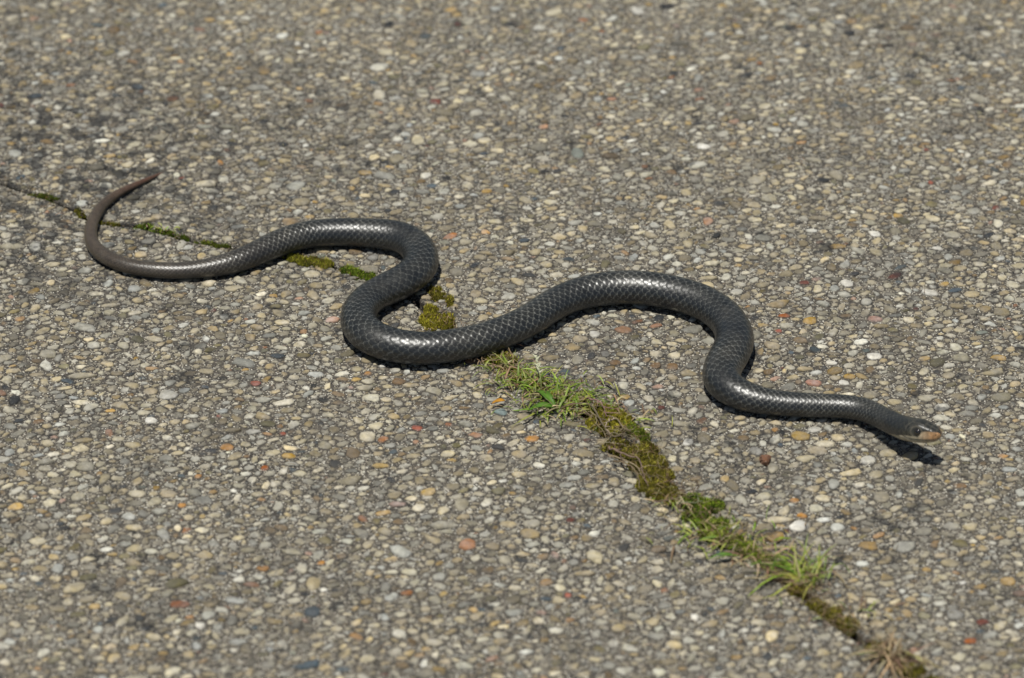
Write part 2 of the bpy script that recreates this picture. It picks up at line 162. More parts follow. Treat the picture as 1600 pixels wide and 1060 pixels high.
def stone_material(name, from_object):
    m, nt, b = new_mat(name, .72, .35); n = N(nt)
    geo = n.node('ShaderNodeNewGeometry'); pos = geo.outputs['Position']
    if from_object: col = n.node('ShaderNodeObjectInfo').outputs['Color']
    else: col = n.node('ShaderNodeAttribute', attribute_name='tint').outputs['Color']
    # mottling, veins and grain of the stone
    mot = n.ramp(n.noise(pos, 260, 5, .6), .25, .75, .62, 1.28)
    hsv = n.node('ShaderNodeHueSaturation'); n.link(col, hsv.inputs['Color']); n.link(mot, hsv.inputs['Value'])
    n.link(n.ramp(n.noise(pos, 120, 2), .3, .7, .75, 1.25), hsv.inputs['Saturation'])
    c = hsv.outputs[0]
    fine = n.noise(pos, 1500, 3, .6)
    c = n.mix(n.ramp(fine, .60, .74, 0, .45), c, (.10, .085, .065))
    c = n.mix(n.ramp(n.noise(pos, 700, 2), .64, .74, 0, .4), c, (.62, .58, .50))
    # cement film left on the sides of the stones
    sep = n.node('ShaderNodeSeparateXYZ'); n.link(pos, sep.inputs[0])
    hz = n.math('ADD', sep.outputs['Z'], n.math('MULTIPLY', n.noise(pos, 400, 3), -.0012))
    mc, _ = mortar_colour(n, pos)
    c = n.mix(n.ramp(hz, -.0004, .0004, .85, 0), c, mc)
    c = n.mix(n.ramp(n.noise(pos, 19, 5, .65), .44, .66, 0, .55), c, (.075, .070, .060))
    c = n.mix(n.math('MULTIPLY', lichen_mask(n, pos), .8), c, (.026, .027, .028))
    n.link(c, b.inputs['Base Color'])
    n.link(n.ramp(fine, .3, .7, .55, .85), b.inputs['Roughness'])
    h = n.math('ADD', n.noise(pos, 420, 4, .6), n.math('MULTIPLY', fine, .4))
    n.link(n.bump(h, .7, .0010), b.inputs['Normal'])
    return m

def slab_material():
    """cement between the stones; past the stones that are built one by one the same aggregate goes on as texture"""
    m, nt, b = new_mat('exposed_aggregate', .9, .2); n = N(nt)
    geo = n.node('ShaderNodeNewGeometry'); pos = geo.outputs['Position']
    c, v = mortar_colour(n, pos)
    c = n.mix(n.math('MULTIPLY', lichen_mask(n, pos), .75), c, (.022, .023, .024))
    # far aggregate
    wob = n.node('ShaderNodeTexNoise'); wob.inputs['Scale'].default_value = 90; n.link(pos, wob.inputs['Vector'])
    add = n.node('ShaderNodeMix', data_type='VECTOR'); add.inputs[0].default_value = .006
    n.link(pos, add.inputs[4]); n.link(wob.outputs['Color'], add.inputs[5])
    vo = n.node('ShaderNodeTexVoronoi'); vo.inputs['Scale'].default_value = 105; n.link(add.outputs[1], vo.inputs['Vector'])
    ve = n.node('ShaderNodeTexVoronoi', feature='DISTANCE_TO_EDGE'); ve.inputs['Scale'].default_value = 105; n.link(add.outputs[1], ve.inputs['Vector'])
    sc = n.node('ShaderNodeSeparateColor'); n.link(vo.outputs['Color'], sc.inputs[0])
    cr = n.node('ShaderNodeValToRGB'); n.link(sc.outputs[0], cr.inputs[0]); cr.color_ramp.interpolation = 'CONSTANT'
    stops = [(0, 'tan'), (.2, 'lgrey'), (.38, 'grey'), (.5, 'cream'), (.66, 'brown'), (.76, 'tan'), (.84, 'olive'), (.9, 'white'), (.94, 'ochre'), (.97, 'slate')]
    el = cr.color_ramp.elements
    el[0].position = 0; el[0].color = (*PAL['tan'], 1); el[1].position = stops[1][0]; el[1].color = (*PAL['lgrey'], 1)
    for p, k in stops[2:]:
        e = el.new(p); e.color = (*PAL[k], 1)
    st = n.mix(n.ramp(n.noise(pos, 300, 4), .3, .7, 0, .4), cr.outputs[0], (.12, .10, .08))
    dome = n.ramp(ve.outputs['Distance'], .03, .12)
    farc = n.mix(dome, c, st)
    sep = n.node('ShaderNodeSeparateXYZ'); n.link(pos, sep.inputs[0])
    ax = n.math('ABSOLUTE', n.math('SUBTRACT', sep.outputs['X'], 0), 0)
    lim = n.math('ADD', n.math('MULTIPLY', sep.outputs['Y'], .117), .505)
    out1 = n.ramp(n.math('SUBTRACT', ax, lim), -.004, .004)
    out2 = n.ramp(n.math('ABSOLUTE', n.math('SUBTRACT', sep.outputs['Y'], YC), 0), YH-.004, YH+.004)
    far = n.math('MAXIMUM', out1, out2)
    n.link(n.mix(far, c, farc), b.inputs['Base Color'])
    h = n.math('ADD', n.noise(pos, 500, 5, .65), n.math('MULTIPLY', v.outputs['Distance'], -.8))
    h2 = n.math('MULTIPLY', n.math('MULTIPLY', dome, far), 3.)
    n.link(n.bump(n.math('ADD', h, h2), .9, .0011), b.inputs['Normal'])
    return m

def plain_leafy(name, rough=.55, spec=.35, trans=.25, var=.35, scale=300):
    m, nt, b = new_mat(name, rough, spec); n = N(nt)
    geo = n.node('ShaderNodeNewGeometry'); pos = geo.outputs['Position']
    col = n.node('ShaderNodeAttribute', attribute_name='tint').outputs['Color']
    hsv = n.node('ShaderNodeHueSaturation'); n.link(col, hsv.inputs['Color'])
    n.link(n.ramp(n.noise(pos, scale, 3), .25, .75, 1-var, 1+var), hsv.inputs['Value'])
    n.link(hsv.outputs[0], b.inputs['Base Color'])
    if trans:
        t = n.node('ShaderNodeBsdfTranslucent'); n.link(hsv.outputs[0], t.inputs['Color'])
        mx = n.node('ShaderNodeMixShader'); mx.inputs[0].default_value = trans
        n.link(b.outputs[0], mx.inputs[1]); n.link(t.outputs[0], mx.inputs[2])
        n.link(mx.outputs[0], nt.nodes['Material Output'].inputs['Surface'])
    return m

# ------------------------------------------------------------------ the joint line
J = np.array(JOINT)
def joint_curve(step=.0025):
    d = np.r_[0, np.cumsum(np.hypot(*np.diff(J[:, :2], axis=0).T))]
    t = np.arange(0, d[-1], step)
    x = np.interp(t, d, J[:, 0]); y = np.interp(t, d, J[:, 1]); w = np.interp(t, d, J[:, 2])
    k = np.ones(5)/5
    xs = np.convolve(np.pad(x, 2, 'edge'), k, 'valid'); ys = np.convolve(np.pad(y, 2, 'edge'), k, 'valid')
    return xs, ys, w
jx, jy, jw = joint_curve()
jt = np.stack([np.gradient(jx), np.gradient(jy)], 1); jt /= np.linalg.norm(jt, axis=1)[:, None]
jn = np.stack([-jt[:, 1], jt[:, 0]], 1)           # points to the far slab
def wobble(n, amp, k, seed):
    r = np.random.default_rng(seed); a = r.normal(size=n//k+3)
    return amp*np.interp(np.arange(n)/k, np.arange(len(a)), a)
wA = np.maximum(jw*(.75+wobble(len(jw), .18, 4, 1)), .0012) + np.abs(wobble(len(jw), .0006, 2, 3))
wB = np.maximum(jw*(.75+wobble(len(jw), .18, 4, 2)), .0012) + np.abs(wobble(len(jw), .0006, 2, 4))
edge_far = np.stack([jx, jy], 1)+jn*wA[:, None]; edge_near = np.stack([jx, jy], 1)-jn*wB[:, None]

# ------------------------------------------------------------------ paving: two slabs of exposed aggregate and the ground
YC, YH = .11, .63                      # stones are built one by one for |y-YC| < YH and |x| < .505+.117*y
M_slab = slab_material()
def slab(edge, side, tone):
    """side +1 far slab, -1 near slab; a strip mesh between the joint edge and the outer edge, and the wall down into the joint"""
    big = 4.
    lo, hi = edge[0].copy(), edge[-1].copy()
    a0 = lo + (lo-edge[6])/np.linalg.norm(lo-edge[6])*big; a1 = hi + (hi-edge[-7])/np.linalg.norm(hi-edge[-7])*big
    line = np.vstack([a0, edge, a1]); n = len(line)
    d = (a1-a0)/np.linalg.norm(a1-a0); nrm = np.array([-d[1], d[0]])*side
    rings = []
    for off in (0., .0015): pass
    k = np.concatenate([[0], np.repeat(1, n-2), [0]])[:, None]
    # rounded arris: lip slightly lower, then the top plane
    inn = line + nrm*.0012*k
    outer = a0 + (a1-a0)*np.linspace(0, 1, n)[:, None] + nrm*4.5
    zz = lambda p, z: np.column_stack([p, np.full(len(p), z)])
    V = np.vstack([zz(line, -.03), zz(line, -.0012), zz(inn, 0), zz(outer, 0), zz(outer, -.03)])
    F = []; Ssz = []
    for r in range(4):
        for i in range(n-1):
            q = [r*n+i, r*n+i+1, (r+1)*n+i+1, (r+1)*n+i]
            if side < 0: q = q[::-1]
            F += q; Ssz.append(4)
    me = mesh_np('pavement_slab', V, F, Ssz, False)
    o = link('pavement_slab', me, M_slab)
    return o
far_slab = slab(edge_far, 1, 0); near_slab = slab(edge_near, -1, 0)
tag(far_slab, 'far slab of tan exposed aggregate concrete, beyond the mossy joint', kind='structure')
tag(near_slab, 'near slab of tan exposed aggregate concrete, on the camera side of the mossy joint', kind='structure')

def soil_material():
    m, nt, b = new_mat('soil', .95, .1); n = N(nt)
    pos = n.node('ShaderNodeNewGeometry').outputs['Position']
    c = n.mix(n.noise(pos, 180, 5, .7), (.012, .010, .007), (.075, .058, .036))
    c = n.mix(n.ramp(n.noise(pos, 700, 3), .58, .68), c, (.20, .16, .11))
    n.link(c, b.inputs['Base Color']); n.link(n.bump(n.noise(pos, 500, 5, .7), 1., .002), b.inputs['Normal'])
    return m
M_soil = soil_material()
g = 60
me = mesh_np('ground', [(-g, -g, -.036), (g, -g, -.036), (g, g, -.036), (-g, g, -.036)], [0, 1, 2, 3], [4], False)
tag(link('ground', me, M_soil), kind='structure')
# soil that fills the joint, lumpy
n = len(jx); rows = 9
V = []; 
for r in range(rows):
    u = r/(rows-1)*2-1
    p = np.stack([jx, jy], 1)+jn*(u*(jw*1.0+.004))[:, None]
    z = -.0080+.0022*rng.normal(size=n)*.6 - .001*(1-u*u)
    V.append(np.column_stack([p, z]))
V = np.vstack(V); F = []; Q = []
for r in range(rows-1):
    for i in range(n-1): F += [r*n+i, (r+1)*n+i, (r+1)*n+i+1, r*n+i+1][::-1]; Q.append(4)
tag(link('joint_soil', mesh_np('joint_soil', V, F, Q), M_soil), kind='structure')

# ------------------------------------------------------------------ stones: packed largest first on a fine occupancy grid
PX = .0005
X0, Y0 = -.62, YC-YH
NX, NY = int(1.24/PX), int(2*YH/PX)
occ = np.zeros((NY, NX), bool)
yy = Y0+(np.arange(NY)+.5)*PX; xx = X0+(np.arange(NX)+.5)*PX
occ |= np.abs(xx)[None, :] > (.505+.117*yy)[:, None]
def stamp_disc(x, y, r):
    i0 = int((y-r-Y0)/PX); i1 = int((y+r-Y0)/PX)+2; k0 = int((x-r-X0)/PX); k1 = int((x+r-X0)/PX)+2
    i0, k0 = max(i0, 0), max(k0, 0)
    if i0 >= NY or k0 >= NX or i1 <= 0 or k1 <= 0: return
    m = (yy[i0:i1, None]-y)**2+(xx[None, k0:k1]-x)**2 < r*r
    occ[i0:i1, k0:k1] |= m
for i in range(0, len(jx)):
    stamp_disc(jx[i], jy[i], max(jw[i]*.85, .0014)+.0006)

def outline(n_dir, asp, ang, rough, r):
    """radii of a rounded, slightly angular stone for n_dir directions"""
    th = np.arange(n_dir)/n_dir*2*math.pi
    p = r.uniform(2.0, 3.2)
    c, s = np.abs(np.cos(th-ang)), np.abs(np.sin(th-ang))
    rad = ((c/1.)**p+(s/asp)**p)**(-1/p)
    for k in (2, 3, 4, 5): rad = rad*(1+rough/k*1.7*r.normal()*np.cos(k*th+r.uniform(0, 6.3)))
    # chop a couple of facets
    for _ in range(r.integers(1, 5)):
        a = r.uniform(0, 6.28); d = r.uniform(.66, .92)*np.interp(a, np.r_[th, 2*math.pi], np.r_[rad, rad[0]])
        cc = np.cos(th-a); lim = np.where(cc > .05, d/np.maximum(cc, .05), 9); rad = np.minimum(rad, lim)
    return rad

ND = 24
class Variant:
    def __init__(s, rmean, r, asp=None, ang=None, rough=.14, rx=None):
        asp = asp if asp else r.uniform(.36, .82); ang = r.normal(.12, .6) if ang is None else ang
        rad = outline(ND, asp, ang, rough, r)
        if rx is None: rad = rad/np.sqrt(np.mean(rad**2))*rmean
        else: rad = rad*rx
        s.rad = rad; s.rm = float(np.sqrt(np.mean(rad**2)))
        gap = .00008
        k = int((rad.max()+gap)/PX)+1; s.k = k
        y, x = np.mgrid[-k:k+1, -k:k+1]*PX
        th = np.arctan2(y, x) % (2*math.pi); rr = np.hypot(x, y)
        R_ = np.interp(th.ravel(), np.arange(ND+1)/ND*2*math.pi, np.r_[rad, rad[0]]).reshape(th.shape)
        s.mask = rr < R_+gap; s.core = rr < R_*.97
        s.h = s.rm*r.uniform(.20, .42)
        s.seed = int(r.integers(1 << 30))

stones = []      # x, y, variant, colour
def colour_pick(r, small=False):
    keys = ['tan', 'lgrey', 'grey', 'cream', 'white', 'brown', 'olive', 'ochre', 'orange', 'rust', 'pink', 'slate', 'dark', 'dred', 'teal']
    w = np.array([.29, .26, .12, .21, .06, .025, .035, .018, .004, .004, .005, .008, .012, .0015, .002]) if not small else \
        np.array([.24, .20, .12, .19, .12, .03, .03, .025, .006, .005, .005, .015, .03, .002, .004])
    c = np.array(PAL[keys[r.choice(len(keys), p=w/w.sum())]])
    m = np.array(PAL['tan'])
    c = c*.74+m*.26 if c.mean() > .1 else c; c = c*.95+c.mean()*.05
    w_ = r.normal(0, .035); c = c*r.choice([r.uniform(.5, .8), r.uniform(.75, 1.1), r.uniform(1., 1.35)], p=[.25, .5, .25])*np.array([1.0+w_, 1.0, .95-w_*1.6])
    return np.clip(c, .015, .75)

for x, y, a, b_, k in MARKED:
    a, b_ = a*1.0, b_*1.0
    if a >= b_: v = Variant(0, rng, asp=b_/a, ang=rng.normal(0, .12), rough=.05, rx=a)
    else: v = Variant(0, rng, asp=a/b_, ang=math.pi/2+rng.normal(0, .12), rough=.05, rx=b_)
    i, j = int((y-Y0)/PX), int((x-X0)/PX)
    sl_ = occ[i-v.k:i+v.k+1, j-v.k:j+v.k+1]
    if sl_.shape != v.mask.shape or (sl_ & v.core).mean() > .12: continue
    sl_ |= v.mask; stones.append((x, y, v, np.array(PAL[k])*rng.uniform(.92, 1.08)))

def fill(rlo, rhi, tries, nvar, target):
    vs = [Variant(rng.uniform(rlo, rhi), rng) for _ in range(nvar)]
    cnt = 0; B = 40000
    while tries > 0 and cnt < target:
        tries -= B
        I = rng.integers(0, NY, B); Jx = rng.integers(0, NX, B); vi = rng.integers(0, nvar, B)
        ok = ~occ[I, Jx]
        kk = int(rlo*.8/PX)
        for di, dj in ((kk, 0), (-kk, 0), (0, kk), (0, -kk)):
            ok &= ~occ[np.clip(I+di, 0, NY-1), np.clip(Jx+dj, 0, NX-1)]
        if rlo > .0018:
            bare_ = vnoise(X0+Jx*PX, Y0+I*PX, 17, 41)+.5*vnoise(X0+Jx*PX, Y0+I*PX, 41, 42)
            ok &= (bare_ < .48) | (rng.uniform(0, 1, B) < .0015/(rlo))
        for i, j, q in zip(I[ok].tolist(), Jx[ok].tolist(), vi[ok].tolist()):
            v = vs[q]; k = v.k
            if i < k or j < k or i+k >= NY or j+k >= NX: continue
            s_ = occ[i-k:i+k+1, j-k:j+k+1]
            if (s_ & v.mask).any(): continue
            s_ |= v.mask; cnt += 1
            stones.append((X0+(j+.5)*PX, Y0+(i+.5)*PX, v, colour_pick(rng, rhi < .002)))
            if cnt >= target: break
    return cnt
import time; T0 = time.time()
c_ = [fill(.0058, .0078, 40000, 60, 240), fill(.0046, .0058, 160000, 120, 1500), fill(.0036, .0046, 900000, 220, 5200),
      fill(.0027, .0036, 3000000, 220, 11000), fill(.0020, .0027, 3600000, 180, 13000), fill(.0014, .0020, 3000000, 140, 19000), fill(.0009, .0014, 1400000, 80, 20000)]
print('stones', c_, len(stones), 'coverage', occ.mean(), 'time', round(time.time()-T0, 1))

def stone_mesh_arrays(v, nd, detail):
    """rounded pebble set in cement: rings from below the cement up over a flattish worn crown"""
    r = np.random.default_rng(v.seed)
    th = np.arange(nd)/nd*2*math.pi
    rad = np.interp(th, np.arange(ND+1)/ND*2*math.pi, np.r_[v.rad, v.rad[0]])
    h = min(v.h, .0030)
    prof = {3: ((1.0, -.45), (1.0, .12), (.86, .62), (.52, .93)), 2: ((1.0, -.4), (.96, .25), (.66, .85)), 1: ((1.0, -.3), (.78, .6))}[detail]
    tilt = r.normal(0, .10, 2); tw = r.normal(0, .05, (len(prof), nd)); V = []
    for q, (a, z) in enumerate(prof):
        rr = rad*a*(1+tw[q]*(0 if q == 0 else .8))
        x, y = rr*np.cos(th), rr*np.sin(th)
        zz = h*z + (x*tilt[0]+y*tilt[1])*(1 if z > 0 else 0) + (r.normal(0, h*.05, nd) if z > .2 else 0)
        V.append(np.column_stack([x, y, zz]))
    V.append(np.array([[r.normal(0, .1)*v.rm, r.normal(0, .1)*v.rm, h*r.uniform(.95, 1.1)]]))
    F = []; Sz = []
    m = len(prof)
    for q in range(m-1):
        for i in range(nd):
            F += [q*nd+i, q*nd+(i+1) % nd, (q+1)*nd+(i+1) % nd, (q+1)*nd+i]; Sz.append(4)
    for i in range(nd): F += [(m-1)*nd+i, (m-1)*nd+(i+1) % nd, m*nd]; Sz.append(3)
    return np.vstack(V), np.array(F, np.int64), np.array(Sz, np.int64)

M_stone = stone_material('aggregate_stone', False); M_pebble = stone_material('single_pebble', True)
cache = {}
def arrays_for(v, nd, detail):
    key = (id(v), nd, detail)
    if key not in cache: cache[key] = stone_mesh_arrays(v, nd, detail)
    return cache[key]
jj = np.stack([jx, jy], 1)
P_ = np.array([(s[0], s[1]) for s in stones])
# which side of the joint
side = np.zeros(len(P_), bool)
for a in range(0, len(P_), 2000):
    d = ((P_[a:a+2000, None, :]-jj[None, ::3, :])**2).sum(2); q = d.argmin(1)*3
    side[a:a+2000] = ((P_[a:a+2000]-jj[q])*jn[q]).sum(1) > 0
camp = np.array(cam.location)
rm = np.array([s[2].rm for s in stones])
inview = (P_[:, 1] > -.435) & (P_[:, 1] < .58) & (np.abs(P_[:, 0]) < .399+.114*P_[:, 1])
app = rm/np.linalg.norm(np.column_stack([P_, np.zeros(len(P_))])-camp, axis=1)*inview
shared = {}
for slab_o, msk in ((far_slab, side), (near_slab, ~side)):
    idx = np.where(msk)[0]; order = idx[np.argsort(-app[idx])]
    single = set(order[:295].tolist())
    for i in single:
        x, y, v, c = stones[i]
        if id(v) not in shared:
            V, F, Sz = arrays_for(v, 10, 3)
            shared[id(v)] = mesh_np('pebble', V, F, Sz); shared[id(v)].materials.append(M_pebble)
        o = bpy.data.objects.new('pebble', shared[id(v)]); COL.objects.link(o); o.parent = slab_o
        o.location = (x, y, 0); o.color = (*c, 1)
    VV = []; FF = []; SS = []; CC = []; nv = 0
    for i in idx.tolist():
        if i in single: continue
        x, y, v, c = stones[i]
        det = (10, 3) if v.rm > .0036 else (9, 2) if v.rm > .0026 else (7, 2) if v.rm > .0020 else (6, 1) if v.rm > .0013 else (5, 1)
        V, F, Sz = arrays_for(v, *det)
        VV.append(V+(x, y, 0)); FF.append(F+nv); SS.append(Sz); CC.append(np.tile(c, (len(V), 1))); nv += len(V)
    me = mesh_np('small_stones', np.concatenate(VV), np.concatenate(FF), np.concatenate(SS), True, np.concatenate(CC))
    o = link('small_stones', me, M_stone, slab_o); o['kind'] = 'stuff'
print('stones built', round(time.time()-T0, 1))

# ------------------------------------------------------------------ snake
SP = np.array(SPINE)
def resample(P, n_fine=6000):
    """centripetal-ish cubic through the survey points, then even arc length"""
    d = np.r_[0, np.cumsum(np.sqrt(np.linalg.norm(np.diff(P[:, :3], axis=0), axis=1)))]
    d = np.r_[0, np.cumsum(np.linalg.norm(np.diff(P[:, :3], axis=0), axis=1))]
    m = np.zeros_like(P); m[1:-1] = (P[2:]-P[:-2])/(d[2:]-d[:-2])[:, None]
    m[0] = (P[1]-P[0])/(d[1]-d[0]); m[-1] = (P[-1]-P[-2])/(d[-1]-d[-2])
    t = np.linspace(0, d[-1], n_fine); k = np.clip(np.searchsorted(d, t, side='right')-1, 0, len(d)-2)
    h = (d[k+1]-d[k])[:, None]; u = ((t-d[k])/h[:, 0])[:, None]
    C = (2*u**3-3*u**2+1)*P[k]+(u**3-2*u**2+u)*h*m[k]+(-2*u**3+3*u**2)*P[k+1]+(u**3-u**2)*h*m[k+1]
    for _ in range(3):                                   # light smoothing
        K = np.hanning(121); K /= K.sum()
        Cp = np.vstack([2*C[0]-C[60:0:-1], C, 2*C[-1]-C[-2:-62:-1]])
        C = np.column_stack([np.convolve(Cp[:, i], K, 'valid') for i in range(C.shape[1])])
    return C
C = resample(SP)
s_all = np.r_[0, np.cumsum(np.linalg.norm(np.diff(C[:, :3], axis=0), axis=1))]; LEN = s_all[-1]
hd = LEN-s_all                                          # distance behind the snout
# half width / half height behind the snout
HA = np.array([(0, 0), (.0004, .0021), (.001, .0033), (.002, .0045), (.0035, .0054), (.006, .0063), (.010, .0073), (.015, .0083), (.020, .0091), (.026, .0097), (.031, .0096), (.036, .0088), (.042, .0083), (.050, .0084)])
HB = np.array([(0, 0), (.0004, .0018), (.001, .0029), (.002, .0040), (.0035, .0049), (.006, .0060), (.010, .0071), (.015, .0080), (.020, .0082), (.026, .0080), (.031, .0078), (.036, .0076), (.042, .0077), (.050, .0080)])
hw = C[:, 3]
wgt = np.clip((hd-.040)/.03, 0, 1); wgt = wgt*wgt*(3-2*wgt)
wv_ = np.interp(s_all, np.linspace(0, LEN, 46), np.random.default_rng(11).normal(0, .018, 46)); hw = hw*(1+wv_)
A_ = hw*1.05*wgt + 1.04*np.interp(hd, HA[:, 0], HA[:, 1])*(1-wgt)
B_ = hw*.97*wgt + 1.14*np.interp(hd, HB[:, 0], HB[:, 1])*(1-wgt)
hw_t = np.interp(s_all, [0, .02, .06, .12], [.72, .80, .92, 1.]); A_ = A_*hw_t; B_ = B_*hw_t
tip = np.clip(s_all/.006, 0, 1); A_ = A_*np.sqrt(tip+.02); B_ = B_*np.sqrt(tip+.02)
pitch = np.maximum(.50*hw, .0011)                       # length of one scale
pitch = np.where(hd < .06, .0044, pitch)
vv = np.r_[0, np.cumsum(np.diff(s_all)/((pitch[1:]+pitch[:-1])/2))]
PER = 10
# stations: even in scale count along the body, finer over the head
vs = list(np.arange(0, np.interp(LEN-.036, s_all, vv), 1/PER)); ss = list(np.interp(vs, vv, s_all))
h_s = .036; 
while h_s > 0:
    h_s -= min(.00033, max(.00004, h_s*.35)) if h_s < .0015 else .00033
    if h_s <= 1e-5: break
    ss.append(LEN-h_s)
ss.append(LEN-2e-6)
ss = np.array(ss); NS = len(ss)
ip = lambda a: np.interp(ss, s_all, a)
cx = np.column_stack([ip(C[:, 0]), ip(C[:, 1]), ip(C[:, 2])]); a_ = ip(A_); b_ = ip(B_); v_ = ip(vv); h_ = LEN-ss; pt = ip(pitch)
T = np.column_stack([ip(np.gradient(C[:, i])) for i in range(3)]); T /= np.linalg.norm(T, axis=1)[:, None]
Sd = np.cross(T, (0, 0, 1)); Sd /= np.linalg.norm(Sd, axis=1)[:, None]; U = np.cross(Sd, T)
NA = 188
th = np.arange(NA)/NA*2*math.pi-math.pi                 # 0 = back, +-pi = belly
hf = np.clip((.034-h_)/.012, 0, 1)[:, None]             # 1 on the head
ct, st_ = np.cos(th)[None, :], np.sin(th)[None, :]
ex = 2+.35*hf
den = (np.abs(ct)**ex+np.abs(st_)**ex)**(1/ex)
X = a_[:, None]*st_/den; Z = b_[:, None]*ct/den
Z = np.where(Z < 0, Z*(.86-.07*hf), Z)                    # flatter belly
# the head: canthus ridge, brow over the eye, flattened crown, slightly underslung jaw
def bump1(x, c, w): return np.exp(-((x-c)/w)**2)
H = h_[:, None]; AT_ = np.abs(th)[None, :]
Z = Z - hf*.0009*bump1(AT_, 0, .55)*bump1(H, .006, .006)
Z = Z + hf*.0004*bump1(AT_, .60, .22)*bump1(H, .0150, .0045)
X = X*(1 - hf*.13*bump1(AT_, 1.15, .3)*bump1(H, .0075, .004))   # hollow in front of the eye
base = cx[:, None, :]+X[..., None]*Sd[:, None, :]+Z[..., None]*U[:, None, :]
# outward normal of the section
nx = np.sign(X)*np.abs(X/np.maximum(a_[:, None], 1e-5)**2); nz = Z/np.maximum(b_[:, None], 1e-5)**2
ln = np.hypot(nx, nz)+1e-9
Nn = (nx/ln)[..., None]*Sd[:, None, :]+(nz/ln)[..., None]*U[:, None, :]
# scales
DORS = R(128)
q = th/DORS; rowc = 9.0*(q*.92+.08*q**3)*1.0
rowc = np.broadcast_to(rowc[None, :], (NS, NA)); V2 = np.broadcast_to(v_[:, None], (NS, NA))
dors = np.clip((DORS-AT_)/R(4), 0, 1)
best = np.full((NS, NA), -1.); relief = np.zeros((NS, NA)); edge = np.zeros((NS, NA)); sid = np.zeros((NS, NA))
jr = np.round(rowc)
Wd, Ll = .96, .62
for dj in (-1, 0, 1):
    j = jr+dj; off = (np.mod(j, 2))*.5
    du = (rowc-j)/Wd
    for di in (-1, 0, 1):
        i = np.round(V2-off)+di; dvv = V2-off-i              # + towards the head
        # rear is rounded, front is narrower: superellipse
        qd = np.where(dvv < 0, np.abs(du)**2.5+np.abs(dvv/Ll)**2.5, np.abs(du)**1.9+np.abs(dvv/.75)**1.7)
        rk = np.where(qd < 1, .35-.62*dvv + .16*(1-du*du), -1)
        m = rk > best
        best = np.where(m, rk, best); relief = np.where(m, rk+.16*(1-du*du)-.25*np.clip((qd-.7)/.3, 0, 1)**2, relief); edge = np.where(m, np.clip((qd-.68)/.20, 0, 1)*np.where(dvv < .12, 1, .25), edge)
        sid = np.where(m, np.abs(np.sin(i*12.9898+j*78.233)*43758.5453) % 1, sid)
best = np.clip(relief, 0, 1.2)
vent = np.mod(V2, 1.0); vent_h = (1-vent)*.7; vedge = np.clip((vent-.86)/.1, 0, 1)
hs = best*dors+vent_h*(1-dors); ed = edge*dors+vedge*(1-dors)
scale_w = 1-np.clip((.036-H)/.010, 0, 1)*np.clip((1.45-AT_)/.3, .0, 1)     # scales give way to plates on the crown
scale_w = scale_w*(1-np.clip((.030-H)/.010, 0, 1))
amp = np.minimum(.085*pt, .00058)[:, None]
disp = hs*amp*scale_w
# head plates: seams on the crown and lips
seam = np.zeros((NS, NA))
lat = X                                                   # metres from the midline
top = np.clip((1.05-AT_)/.1, 0, 1)
for hp in (.0035, .0078, .0115, .0195, .0300):
    seam = np.maximum(seam, bump1(H, hp+.0022*np.abs(lat)/.006*(1 if hp > .015 else -.6), .00035)*top)
seam = np.maximum(seam, bump1(lat, 0, .0003)*top*((H < .0115) | ((H > .0195) & (H < .030))))
seam = np.maximum(seam, bump1(np.abs(lat), .0030, .0003)*top*((H > .0115) & (H < .0195)))
side_b = np.clip((AT_-1.15)/.1, 0, 1)*np.clip((2.2-AT_)/.2, 0, 1)
seam = np.maximum(seam, .8*bump1(np.mod(H, .0032), .0016, .00030)*side_b)
mouth_a = 1.80+.10*np.clip(H/.026, 0, 1)-.30*bump1(H, .027, .005)
mouth = bump1(AT_, mouth_a, .045)*np.clip((.028-H)/.002, 0, 1)*np.clip(H/.0008, 0, 1)
disp = disp-hf*(seam*.00022+mouth*.00055)
rim = bump1(H, .0150, .0034)*bump1(AT_, 1.10, .36)
disp = disp-hf*.0008*rim*np.clip(H/.01, 0, 1)
co = base+Nn*disp[..., None]
# colours
pn = np.random.default_rng(5)
g1 = np.interp(np.arange(NS), np.linspace(0, NS, 60), pn.uniform(0, 1, 60))[:, None]
tb = np.clip((.34-ss)/.34, 0, 1)[:, None]                 # 1 at the tail tip
dark = np.array([.0140, .0155, .0165]); tailc = np.array([.062, .045, .029]); tipc = np.array([.10, .042, .022]); olive = np.array([.022, .0215, .0150])
def mixc(a, b, f): return a*(1-f[..., None])+b*f[..., None]
one = np.ones((NS, NA))
col = mixc(one[..., None]*dark, olive, np.clip(.25+.5*g1, 0, 1)*np.clip(1.3-AT_, 0, 1))
col = mixc(col, tailc, np.clip(tb*1.5, 0, 1)*one); col = mixc(col, tipc, np.clip((.075-ss)/.07, 0, 1)[:, None]*one)
col = col*(.75+.5*sid*scale_w+.25*(1-scale_w))[..., None]
flank = np.clip((AT_-1.5)/.5, 0, 1)*(1-tb)
col = mixc(col, np.array([.050, .060, .072]), flank*.35)
col = mixc(col, np.array([.20, .215, .22]), np.clip((AT_-2.1)/.3, 0, 1)*one)
edc = mixc(one[..., None]*np.array([.21, .21, .185]), np.array([.17, .13, .085]), np.clip(tb*1.6, 0, 1)*one)
dust = (.25+.7*g1)*(.6+.4*sid)*(1.-.35*np.clip((AT_-1.2)/.6, 0, 1))
neck = np.clip((H-.03)/.04, .35, 1)
col = mixc(col, edc, np.clip(ed*scale_w*dust*neck, 0, 1))
# pale skin between the scales shows in the tight folds
# pale skin specks rubbed onto the back at the bends
spk = (sid > .86)*(edge > .3)*np.clip(1.6-AT_, 0, 1)*g1**2
col = mixc(col, np.array([.34, .31, .25]), np.clip(spk*.55, 0, 1)*scale_w)
